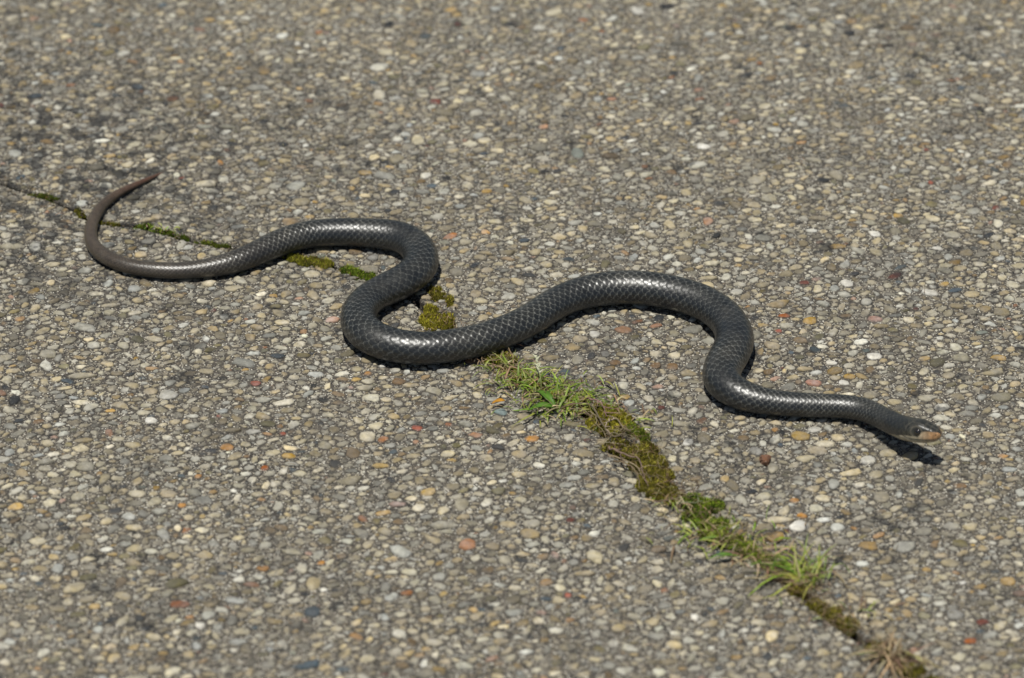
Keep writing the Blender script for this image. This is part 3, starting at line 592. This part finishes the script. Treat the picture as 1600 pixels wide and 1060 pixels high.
# head: black mask above, tan snout, cream jaw
pale_a = np.interp(h_, [0, .002, .005, .009, .0120, .0150, .0185, .023, .029, .040, .050], [.45, .58, .80, .92, 1.06, 1.52, 1.52, 1.54, 1.70, 2.05, 2.4])[:, None]
pale = np.clip((AT_-pale_a)/.10+.5, 0, 1)*np.clip((.054-H)/.012, 0, 1)
snout = np.clip((.0155-H)/.010, 0, 1)
pc = mixc(one[..., None]*np.array([.44, .385, .27]), np.array([.52, .29, .13])*(.75+.4*sid[..., None]), snout*np.clip((2.25-AT_)/.7, 0, 1)+0*one)
hdk = np.array([.022, .022, .017])
col = mixc(col, hdk*(.7+.6*sid[..., None]), hf*one*.9)
ring = bump1(np.hypot((H-.0155)/.0036, (AT_-1.10)/.42), 1.0, .16)
col = mixc(col, np.array([.16, .14, .10]), np.clip(hf*(seam*.35+ring*.55), 0, 1)*one)
col = mixc(col, np.array([.13, .12, .085]), hf*edge*.45*np.clip((H-.014)/.006, 0, 1))
lipn = np.interp(h_, np.linspace(0, .05, 40), np.random.default_rng(4).uniform(.75, 1.12, 40))[:, None]
pc = pc*(lipn*(.88+.24*np.random.default_rng(6).uniform(0, 1, (NS, NA//4)).repeat(4, 1)))[..., None]
col = mixc(col, pc, pale)
col = col*(1-.6*hf*np.maximum(seam*.5*pale, mouth))[..., None]
Vs = co.reshape(-1, 3); Cs = col.reshape(-1, 3)
ii = np.arange(NS-1)[:, None]*NA; jj_ = np.arange(NA)[None, :]; jn_ = (jj_+1) % NA
Fq = np.stack([ii+jj_, ii+NA+jj_, ii+NA+jn_, ii+jn_], -1).reshape(-1)
Sz = np.full((NS-1)*NA, 4)
Vs = np.vstack([Vs, co[0].mean(0)[None], (co[-1].mean(0)+T[-1]*1e-5)[None]]); Cs = np.vstack([Cs, Cs[0], Cs[-1]])
k0, k1 = len(Vs)-2, len(Vs)-1; j = np.arange(NA)
cap = np.stack([np.full(NA, k0), j, (j+1) % NA], -1).reshape(-1); cap2 = np.stack([np.full(NA, k1), (NS-1)*NA+(j+1) % NA, (NS-1)*NA+j], -1).reshape(-1)
me = mesh_np('snake', Vs, np.concatenate([Fq, cap, cap2]), np.concatenate([Sz, np.full(2*NA, 3)]), True, Cs)
def skin_material():
    m, nt, b = new_mat('snake_skin', .4, .7); n = N(nt)
    pos = n.node('ShaderNodeNewGeometry').outputs['Position']
    col = n.node('ShaderNodeAttribute', attribute_name='tint').outputs['Color']
    hsv = n.node('ShaderNodeHueSaturation'); n.link(col, hsv.inputs['Color'])
    n.link(n.ramp(n.noise(pos, 900, 3), .25, .75, .8, 1.2), hsv.inputs['Value'])
    c = n.mix(n.ramp(n.noise(pos, 1400, 2), .66, .74, 0, .3), hsv.outputs[0], (.20, .18, .14))
    dusty = n.ramp(n.noise(pos, 38, 4, .6), .48, .70, 0, .22)
    c = n.mix(n.math('MULTIPLY', dusty, n.ramp(n.noise(pos, 800, 2), .35, .6)), c, (.16, .145, .115))
    n.link(c, b.inputs['Base Color'])
    n.link(n.ramp(n.noise(pos, 350, 3), .3, .7, .28, .42), b.inputs['Roughness'])
    n.link(n.bump(n.noise(pos, 2200, 2), .25, .0002), b.inputs['Normal'])
    return m
snake = link('snake', me, skin_material())
tag(snake, 'black scaled snake with tan snout stretched in loose curves across the pavement', 'snake')
print('snake', NS, NA, len(Sz)*2, 'length', LEN)

def ball(name, c, r, mat, parent, squash=1., axis=(1, 0, 0)):
    nu, nv = 20, 12; V = []; F = []
    for i in range(nv+1):
        p = math.pi*i/nv
        for k in range(nu):
            t = 2*math.pi*k/nu; V.append((math.sin(p)*math.cos(t), math.sin(p)*math.sin(t), math.cos(p)*squash))
    for i in range(nv):
        for k in range(nu): F.append((i*nu+k, (i+1)*nu+k, (i+1)*nu+(k+1) % nu, i*nu+(k+1) % nu))
    mb = MB(); mb.add(np.array(V)*r, F); o = link(name, mb.mesh(name), mat, parent)
    o.location = c; o.rotation_euler = Vector(axis).to_track_quat('Z', 'Y').to_euler(); return o
ie = int(np.argmin(np.abs(h_-.0150)))
def pupil_material():
    m, nt, b = new_mat('eye_surface', .06, .8); n = N(nt)
    tc = n.node('ShaderNodeTexCoord').outputs['Object']
    sp = n.node('ShaderNodeSeparateXYZ'); n.link(tc, sp.inputs[0])
    rr = n.math('SQRT', n.math('ADD', n.math('MULTIPLY', sp.outputs[0], sp.outputs[0]), n.math('MULTIPLY', sp.outputs[1], sp.outputs[1])), 0)
    c = n.mix(n.ramp(rr, .0013, .0015), (.004, .004, .004), (.055, .035, .02))
    c = n.mix(n.ramp(rr, .0016, .0018), c, (.01, .008, .006))
    n.link(c, b.inputs['Base Color']); b.inputs['Coat Weight'].default_value = .6; return m
M_eye = pupil_material()
for sgn in (-1, 1):
    k = int(np.argmin(np.abs(th-sgn*1.10)))
    nn = Nn[ie, k]; ball('eye', Vector(co[ie, k]-nn*.0008), .0028, M_eye, snake, .85, nn)
M_nos, _, bb = new_mat('nostril_dark', .6, .2); bb.inputs['Base Color'].default_value = (.01, .008, .007, 1)
ino = int(np.argmin(np.abs(h_-.0030)))
for sgn in (-1, 1):
    k = int(np.argmin(np.abs(th-sgn*1.05))); nn = Nn[ino, k]
    ball('nostril', Vector(co[ino, k]), .0005, M_nos, snake, .5, nn)

# ------------------------------------------------------------------ moss
M_moss = plain_leafy('moss', .9, .1, .15, .45, 350)
TINT = {0: [(.270, .260, .028), (.40, .38, .050), (.070, .072, .012)],
        1: [(.200, .250, .027), (.32, .37, .045), (.050, .070, .010)],
        2: [(.170, .240, .022), (.30, .38, .040), (.040, .070, .010)],
        3: [(.240, .215, .028), (.36, .32, .052), (.060, .052, .014)],
        4: [(.360, .325, .032), (.50, .45, .055), (.12, .110, .016)]}
def moss_height(B, x, y, hmax):
    f = np.zeros_like(x)
    for bx, by, ra, rb in B:
        ra, rb = ra*1.12, rb*1.12
        d = ((x-bx)/ra)**2+((y-by)/rb)**2; f = np.maximum(f, 1-d)
    return f
for qn, (lab, tint, B) in enumerate(MOSS):
    B = np.array(B); r = np.random.default_rng(50+qn)
    far_end = B[:, 0].mean() < -.2
    if far_end: B[:, 2] *= .9; B[:, 3] *= .62
    x0, x1 = (B[:, 0]-B[:, 2]).min()-.004, (B[:, 0]+B[:, 2]).max()+.004
    y0, y1 = (B[:, 1]-B[:, 3]).min()-.004, (B[:, 1]+B[:, 3]).max()+.004
    st = .0011; gx = np.arange(x0, x1, st); gy = np.arange(y0, y1, st); GX, GY = np.meshgrid(gx, gy)
    hmax = .0040 if B[:, 1].mean() < .035 else .0013 if far_end else .0022
    def height(x, y):
        f = moss_height(B, x, y, hmax); f = np.minimum(f, .999); f = np.where(f > 0, f, 0)**1. + (.50*vnoise(x, y, 110, 3)+.48*vnoise(x, y, 280, 4)+.3*vnoise(x, y, 620, 5))*np.where(f > 0, np.minimum(1, f*2.5), 0)-.07
        return np.where(f > 0, np.clip(f, 0, 1)**.45*hmax*(1+.38*vnoise(x, y, 230, 6)+.25*vnoise(x, y, 560, 7))+.0002, -.004), f
    Hh, Ff = height(GX, GY)
    Hh = Hh+r.normal(0, .00030, Hh.shape)
    ny, nx_ = Hh.shape; keep = Hh > -.003
    F = []
    qq = (keep[:-1, :-1] | keep[1:, :-1] | keep[:-1, 1:] | keep[1:, 1:])
    I, K = np.where(qq); base_i = I*nx_+K
    F = np.stack([base_i, base_i+1, base_i+nx_+1, base_i+nx_], -1)
    used, inv = np.unique(F.ravel(), return_inverse=True)
    Vv = np.column_stack([GX.ravel(), GY.ravel(), Hh.ravel()])[used]
    tt = np.array(TINT[tint])*(.62 if far_end else .88); pick = vnoise(Vv[:, 0], Vv[:, 1], 300, 8)*.5+.5
    cc = tt[2][None]*(1-pick[:, None])+tt[0][None]*pick[:, None]; cc *= .42  # body colour darkened: shade of the pits between shoots is painted in
    body = mesh_np('moss_patch', Vv, inv, np.full(len(F), 4), True, cc)
    o = link('moss_patch', body, M_moss); tag(o, lab, 'moss', 'patches of moss along the joint')
    # the short shoots that make the velvet
    area = qq.sum()*st*st; ns = int(area*1e4*135)
    sx = r.uniform(x0, x1, ns*4); sy = r.uniform(y0, y1, ns*4); hh, ff = height(sx, sy); ok = ff > .02
    sx, sy, hh = sx[ok][:ns], sy[ok][:ns], hh[ok][:ns]; m = len(sx)
    ln_ = r.uniform(.0012, .0034, m); wd = r.uniform(.00026, .00055, m); az = r.uniform(0, 6.28, m); tl = r.uniform(0, 1.25, m)
    tipv = np.column_stack([sx+ln_*np.sin(tl)*np.cos(az), sy+ln_*np.sin(tl)*np.sin(az), hh+ln_*np.cos(tl)-.0004])
    Vb = []
    for k in range(3):
        a = az+k*2.094
        Vb.append(np.column_stack([sx+wd*np.cos(a), sy+wd*np.sin(a), hh-.0005]))
    Vall = np.stack([*Vb, tipv], 1).reshape(-1, 3)
    o4 = np.arange(m)*4; Fs = np.stack([o4, o4+1, o4+3, o4+1, o4+2, o4+3, o4+2, o4, o4+3], -1).reshape(-1)
    pk = (vnoise(sx, sy, 150, 9)*1.0+vnoise(sx, sy, 430, 10)*.7+r.normal(0, .30, m))[:, None]
    c3 = np.where(pk > 0, tt[0]*(1-pk)+tt[1]*pk, tt[0]*(1+pk)-tt[2]*pk); c3 = np.clip(c3, tt[2]*.8, tt[1]*1.2)*r.uniform(.65, 1.4, (m, 1))
    brown = r.uniform(0, 1, m) < .12; c3[brown] = (.17, .105, .045)
    c4 = np.repeat(c3, 4, 0); c4[3::4] *= 1.5
    sh = link('shoots', mesh_np('shoots', Vall, Fs, np.full(3*m, 3), False, c4), M_moss, o); sh['kind'] = 'stuff'

# ------------------------------------------------------------------ grass and weeds
M_grass = plain_leafy('grass_blade', .45, .4, .3, .18, 200)
M_dry = plain_leafy('dry_stalk', .8, .2, .1, .25, 400)
GREEN = [(.23, .32, .035), (.15, .24, .025), (.31, .38, .055), (.38, .41, .09), (.09, .16, .02)]
DRY = [(.36, .27, .15), (.27, .19, .11), (.42, .34, .20), (.20, .13, .08)]
def blade_arrays(length, width, az, lift, droop, r, seg=6, twist=0.):
    """a folded, arching blade: three points across, tapering to the tip"""
    V = []; x = z = 0.; ang = lift
    dl = length/seg
    pts = [(0, 0)]
    for i in range(seg):
        x += math.cos(ang)*dl; z += math.sin(ang)*dl; ang -= droop/seg*(1+i*.3); pts.append((x, z))
    side_ = (-math.sin(az), math.cos(az)); bend = r.normal(0, .18)
    for i, (x, z) in enumerate(pts):
        t = i/seg; w = width/2*(min(1, .55+t*2.2))*(1-t**2.6)+.00005
        zz = max(z, -.001); xo = x*math.cos(az)+side_[0]*bend*x*t; yo = x*math.sin(az)+side_[1]*bend*x*t
        tw = twist*t
        for s_ in (-1, 0, 1):
            V.append((xo+side_[0]*s_*w*math.cos(tw), yo+side_[1]*s_*w*math.cos(tw), zz+(.28*w if s_ else 0)+s_*w*math.sin(tw)))
    F = []
    for i in range(seg):
        for k in range(2): F.append((i*3+k, i*3+k+1, (i+1)*3+k+1, (i+1)*3+k))
    return np.array(V), F
def shade(c, r, t=None): return np.clip(np.array(c)*r.uniform(.75, 1.25)*(1+r.normal(0, .06, 3)), .01, .6)
def tuft(name, at, label, cat, n_big, n_fine, L, Wd, dry, spread, az0=None, azs=3.2, lift=(.15, .9), group=None, z0=.003, seed=0):
    r = np.random.default_rng(seed+300)
    root = empty(name, (at[0], at[1], z0)); tag(root, label, cat, group)
    az = lambda: (az0+r.normal(0, azs)) if az0 is not None else r.uniform(0, 6.28)
    for k in range(n_big):
        isd = r.uniform() < dry; V, F = blade_arrays(r.uniform(*L), Wd*r.uniform(.7, 1.25), az(), r.uniform(*lift), r.uniform(.4, 1.4), r, 6, r.normal(0, .5))
        V = V+(r.normal(0, spread[0]), r.normal(0, spread[1]), 0)
        c = shade((DRY if isd else GREEN)[r.integers(0, 4)], r); cc = np.tile(c, (len(V), 1)); cc[:3] *= .8; cc[-6:] = cc[-6:]*.6+np.array([.30, .27, .12])*.4
        mb = MB(); mb.add(V, F, cc)
        link('dry_blade' if isd else 'blade', mb.mesh('blade'), M_dry if isd else M_grass, root)
    if n_fine:
        mb = MB()
        for k in range(n_fine):
            isd = r.uniform() < max(dry, .25); V, F = blade_arrays(r.uniform(L[0]*.35, L[1]*.6), Wd*r.uniform(.3, .7), r.uniform(0, 6.28), r.uniform(.1, 1.2), r.uniform(.3, 1.6), r, 4)
            mb.add(V+(r.normal(0, spread[0]*1.2), r.normal(0, spread[1]*1.2), 0), F, shade((DRY if isd else GREEN)[r.integers(0, 4)], r))
        o = link('fine_blades', mb.mesh('fine_blades'), M_grass, root); o['kind'] = 'stuff'
    return root
GG = 'grass tufts growing out of the mossy joint'
tuft('grass_tuft', AT['t5'], 'sparse straw and short green grass pressed against the lower edge of the snake', 'grass', 16, 50, (.008, .020), .0011, .6, (.009, .009), group=GG, seed=1)
tuft('grass_tuft', AT['t1'], 'reddish dry and green mixed grass tuft a little below the snake', 'grass', 20, 70, (.010, .022), .0012, .5, (.009, .010), group=GG, seed=2)
tuft('grass_tuft', AT['t8'], 'short straw coloured grass beside the small orange fallen leaf', 'grass', 16, 50, (.010, .020), .0012, .45, (.010, .008), group=GG, seed=12)
tuft('grass_tuft', AT['t3'], 'upright light green grass tuft around the pale seed head', 'grass', 24, 90, (.011, .023), .0015, .15, (.008, .010), lift=(.3, 1.1), group=GG, seed=3)
tuft('grass_tuft', AT['t2'], 'dense bright green grass tuft, largest on the moss, just above the broad leaf', 'grass', 60, 260, (.010, .026), .0016, .22, (.015, .012), lift=(.1, 1.0), group=GG, seed=4)
tuft('grass_tuft', AT['t4'], 'short green grass tuft at the upper left of the dry branching stems', 'grass', 22, 50, (.010, .022), .0015, .2, (.012, .010), group=GG, seed=5)
tuft('grass_tuft', AT['sm4'], 'few dark green blades standing among the dry stems', 'grass', 10, 20, (.008, .016), .0013, .3, (.010, .008), group=GG, seed=6)
tuft('grass_tuft', AT['sm1'], 'reddish dry sprigs at the end of the broad moss mat', 'grass', 18, 50, (.008, .018), .0011, .75, (.009, .008), lift=(.1, .7), group=GG, seed=7)
tuft('grass_tuft', AT['sm5'], 'thin green blades leaning over the thick dark moss cushion', 'grass', 5, 8, (.010, .018), .0012, .2, (.008, .006), group=GG, seed=13)
tuft('grass_tuft', AT['sm2'], 'low fresh green grass mat lying over the moss strip', 'grass', 36, 90, (.012, .026), .0016, .25, (.016, .010), lift=(.05, .4), group=GG, seed=8)
tuft('grass_tuft', AT['t7'], 'straw and green grass lying flat over the stones', 'grass', 26, 50, (.014, .030), .0013, .6, (.012, .010), lift=(.05, .4), group=GG, seed=9)
tuft('grass_tuft', AT['t6'], 'spreading crabgrass plant with long blades fanned out to one side', 'grass', 30, 60, (.026, .058), .0019, .40, (.006, .006), az0=2.80, azs=.36, lift=(.10, .38), group=GG, seed=10)
tuft('grass_tuft', AT['t6'], 'upright green blades at the heart of the spreading crabgrass', 'grass', 12, 30, (.009, .019), .0013, .35, (.010, .008), az0=1.5, azs=.9, lift=(.5, 1.2), group=GG, seed=14)
tuft('grass_tuft', AT['sm3'], 'tiny bright green sprouts inside the curve of the tail', 'grass', 9, 24, (.005, .009), .0013, .1, (.010, .003), group=GG, seed=11)
tuft('dead_plant', AT['dead'], 'dead brown star-shaped plant with stiff radiating stems at the lower edge', 'plant', 26, 60, (.020, .045), .0017, .97, (.004, .004), lift=(.05, .6), seed=15)
tuft('dead_plant', AT['dead2'], 'low brown withered plant in the dark joint', 'plant', 14, 40, (.010, .022), .0013, .9, (.014, .008), lift=(.05, .5), seed=16)

# broad weed leaves lying on the stones
def broad_leaf(at, az, length, width, c, label, cat='leaf', name='weed_leaf', lift=.18, n=1, fan=0.):
    r = np.random.default_rng(int(length*1e6)); root = empty(name, (at[0], at[1], .003)); tag(root, label, cat)
    for q_ in range(n):
        a = az+(q_-(n-1)/2)*fan; L_ = length*(1-.25*q_); V = []; F = []; seg = 10
        for i in range(seg+1):
            t = i/seg; w = width/2*math.sin(math.pi*min(1, t*.93+.06))**.8+.00008
            x = L_*t; z = .0012+math.sin(t*math.pi)*L_*lift
            for s_ in (-1, -.5, 0, .5, 1):
                V.append((x*math.cos(a)-s_*w*math.sin(a), x*math.sin(a)+s_*w*math.cos(a), z+abs(s_)*w*.35+.0003*math.sin(9*t+s_)))
        for i in range(seg):
            for k in range(4): F.append((i*5+k, i*5+k+1, (i+1)*5+k+1, (i+1)*5+k))
        mb = MB(); cc = np.tile(np.array(c), (len(V), 1)); cc[2::5] *= 1.35
        mb.add(V, F, cc); o = link('leaf', mb.mesh('leaf'), M_grass, root)
        md = o.modifiers.new('thickness', 'SOLIDIFY'); md.thickness = .00018
    return root
broad_leaf(AT['leaf1'], 2.72, .028, .0065, (.095, .20, .020), 'broad glossy green weed leaves lying on the stones below the bright tuft', n=2, fan=1.15)
broad_leaf(AT['leaf3'], 3.3, .020, .0030, (.11, .22, .03), 'narrow green blade lying on the stones below the lower moss strip')
broad_leaf(AT['leaf2'], 3.6, .012, .0036, (.20, .24, .04), 'curled yellow-green leaf touching the underside of the snake', lift=.3)
broad_leaf(AT['petal'], 3.5, .011, .0042, (.50, .24, .02), 'small orange-yellow fallen leaf left of the grass', name='fallen_leaf', lift=.12)

# dry stems
def tube(mb, pts, r0, r1, c, seg=6):
    pts = [Vector(p) for p in pts]; n = len(pts); V = []; F = []
    for i, p in enumerate(pts):
        t = (pts[min(i+1, n-1)]-pts[max(i-1, 0)]).normalized(); s = t.cross(Vector((0, 0, 1)))
        s = s.normalized() if s.length > 1e-4 else Vector((1, 0, 0)); u = s.cross(t); rr = r0+(r1-r0)*i/(n-1)
        for k in range(seg):
            a = 2*math.pi*k/seg; q_ = p+(s*math.cos(a)+u*math.sin(a))*rr*(1+.18*math.sin(i*2.1+k)); V.append(q_)
    for i in range(n-1):
        for k in range(seg): F.append((i*seg+k, i*seg+(k+1) % seg, (i+1)*seg+(k+1) % seg, (i+1)*seg+k))
    F.append(tuple(range(seg))[::-1]); F.append(tuple((n-1)*seg+k for k in range(seg)))
    mb.add([tuple(v) for v in V], F, c)
def wander(way, z, seed, amp=.0008, per=5):
    r = np.random.default_rng(seed); P = np.array(way); out = []
    for i in range(len(P)-1):
        for k in range(per):
            t = k/per; p0 = P[max(i-1, 0)]; p1 = P[i]; p2 = P[i+1]; p3 = P[min(i+2, len(P)-1)]
            q_ = .5*((2*p1)+(-p0+p2)*t+(2*p0-5*p1+4*p2-p3)*t*t+(-p0+3*p1-3*p2+p3)*t**3)
            out.append(q_)
    out.append(P[-1]); out = np.array(out); m = len(out); s = np.linspace(0, 1, m)
    zz = z*(.55+.45*np.sin(s*math.pi))+r.normal(0, .0004, m)
    return [(a+r.normal(0, amp*.5), b+r.normal(0, amp*.5), c) for (a, b), c in zip(out, zz)]
WOOD = [(.27, .20, .135), (.20, .145, .10), (.34, .27, .19)]
def dry_plant(name, keys, label, cat, rad, z, part='stem', seed=0):
    root = empty(name, (0, 0, 0)); f = STEMS[keys[0]][0]; root.location = (f[0], f[1], 0); tag(root, label, cat)
    for q_, k in enumerate(keys):
        pts = wander(STEMS[k], z*(1-.1*q_), seed+q_)
        pts = [(a-f[0], b-f[1], c) for a, b, c in pts]
        mb = MB(); cw_ = shade(WOOD[(q_+seed) % 3], rng); tube(mb, pts, rad*.85*(1-.12*q_), rad*.25, cw_)
        r = np.random.default_rng(seed*9+q_)
        for _ in range(2 if len(pts) < 16 else 3):              # side twigs
            i_ = int(r.integers(2, len(pts)-2)); p0 = np.array(pts[i_]); d_ = np.array(pts[i_+1])-np.array(pts[i_-1]); a_0 = math.atan2(d_[1], d_[0])+r.choice([-1, 1])*r.uniform(.4, 1.1); L_ = r.uniform(.004, .013)
            tw_ = []; a_1 = a_0
            for t_ in range(5):
                tw_.append(tuple(p0)); a_1 += r.normal(0, .22); p0 = p0+np.array([math.cos(a_1), math.sin(a_1), r.uniform(-.3, .35)])*L_/4
            tube(mb, tw_, rad*.42, rad*.15, cw_, 5)
        link(part, mb.mesh(part), M_dry, root)
dry_plant('dry_branch', ['a', 'a2', 'a3', 'a4'], 'brown branching dry stems curving down onto the moss', 'dry stem', .00115, .0095, seed=1)
dry_plant('dry_branch', ['b', 'b2', 'b3', 'b4', 'd'], 'tangle of forked dry twigs in the middle of the olive moss mat', 'dry stem', .0009, .0085, seed=2)
dry_plant('dry_branch', ['c', 'c2', 'c3'], 'long curved dry stems lying over the broad brown moss', 'dry stem', .0010, .0085, seed=3)
dry_plant('dry_branch', ['f', 'g'], 'thin reddish dry stems at the lower end of the broad moss mat', 'dry stem', .0007, .0080, seed=5)
dry_plant('straw', ['e', 'e2'], 'thin curled straws lying against the snake at the joint', 'straw', .00045, .0075, seed=6)

# hair-thin litter of dead grass along the joint
mb = MB(); r = np.random.default_rng(77)
for k in range(640):
    i = int(r.choice(np.where((jy < .03) & (jy > -.45))[0])); c0 = np.array([jx[i], jy[i]])+jn[i]*r.normal(0, jw[i]*1.1+.003)
    a = r.uniform(0, 6.28); L_ = r.uniform(.005, .016); bend = r.normal(0, .8); p = []
    for t in np.linspace(0, 1, 5):
        aa = a+bend*t; p.append((c0[0]+math.cos(aa)*L_*t, c0[1]+math.sin(aa)*L_*t, .0035+.002*math.sin(t*3.14)+.0015*r.uniform()))
    tube(mb, p, .00022, .0001, shade(DRY[r.integers(0, 4)], r), 4)
tag(link('dead_grass_litter', mb.mesh('dead_grass_litter'), M_dry), 'fine dead grass litter scattered on the moss', 'grass litter', kind='stuff')
# grains of soil spilled beside the joint
mb = MB(); 
for k in range(1500):
    i = int(r.integers(0, len(jx))); c0 = np.array([jx[i], jy[i]])+jn[i]*r.normal(0, jw[i]*1.3+.006); s_ = r.uniform(.0004, .0012)
    V = np.array([(1, 0, 0), (-1, 0, 0), (0, 1, 0), (0, -1, 0), (0, 0, 1), (0, 0, -.5)])*s_*r.uniform(.6, 1.2, (6, 1))+(c0[0], c0[1], .0012+.001*r.uniform())
    mb.add(V, [(0, 2, 4), (2, 1, 4), (1, 3, 4), (3, 0, 4), (2, 0, 5), (1, 2, 5), (3, 1, 5), (0, 3, 5)], shade([(.10, .075, .05), (.2, .16, .11), (.05, .04, .03)][r.integers(0, 3)], r))
tag(link('soil_crumbs', mb.mesh('soil_crumbs', False), M_dry), 'crumbs of brown soil spilled along the joint', 'soil', kind='stuff')

# scraps of dry litter lying about on the stones
mb = MB()
for k in range(150):
    x, y = r.uniform(-.45, .45), r.uniform(-.45, .6); a = r.uniform(0, 6.28); L_ = r.uniform(.002, .010); b_q = r.normal(0, .6)
    p = [(x+math.cos(a+b_q*t)*L_*t, y+math.sin(a+b_q*t)*L_*t, .0024+.0006*math.sin(3*t)) for t in (0, .33, .66, 1)]
    tube(mb, p, r.uniform(.0002, .0004), .00012, shade(DRY[r.integers(0, 4)], r), 4)
tag(link('dry_litter', mb.mesh('dry_litter'), M_dry), 'tiny scraps of dry stalk scattered over the pavement', 'litter', kind='stuff')

# seed head
root = empty('seed_head', (*AT['seed'], .002)); tag(root, 'pale green seed head on a thin stalk above the bright grass tuft', 'seed head')
mb = MB(); tube(mb, [(0, 0, 0), (-.0005, .006, .008), (-.002, .014, .013), (-.004, .024, .016)], .0006, .0004, (.28, .32, .10)); link('stalk', mb.mesh('stalk'), M_grass, root)
for k in range(11):
    t = k/11; c0 = Vector((-.0015-.003*t, .011+.016*t, .0115+.006*t)); a = k*2.4; d = Vector((math.cos(a)*.8, .9, math.sin(a)*.6+.3))*.0034
    mb = MB(); tube(mb, [c0, c0+d*.5, c0+d], .0010, .0003, (.55, .55, .38)); link('spikelet', mb.mesh('spikelet'), M_dry, root)

# loose rusty stone lying on the far slab
v = Variant(.0048, np.random.default_rng(3), asp=.8, rough=.16); V, F, Sz = stone_mesh_arrays(v, 14, 3); V[:, 2] = V[:, 2]*1.9+.0018
V += np.random.default_rng(2).normal(0, .00035, V.shape)
me = mesh_np('loose_stone', V, F, Sz, False); me.materials.append(M_pebble)
o = link('loose_stone', me); o.location = (*AT['chunk'], .0008); o.color = (.26, .105, .045, 1)
tag(o, 'small rough rusty lump lying loose on the pavement below the front bend of the snake', 'stone')
print('total', round(time.time()-T0, 1), 'tris', sum(len(m.loop_triangles) or sum(p.loop_total-2 for p in m.polygons) if len(m.polygons) < 50000 else 0 for m in bpy.data.meshes))
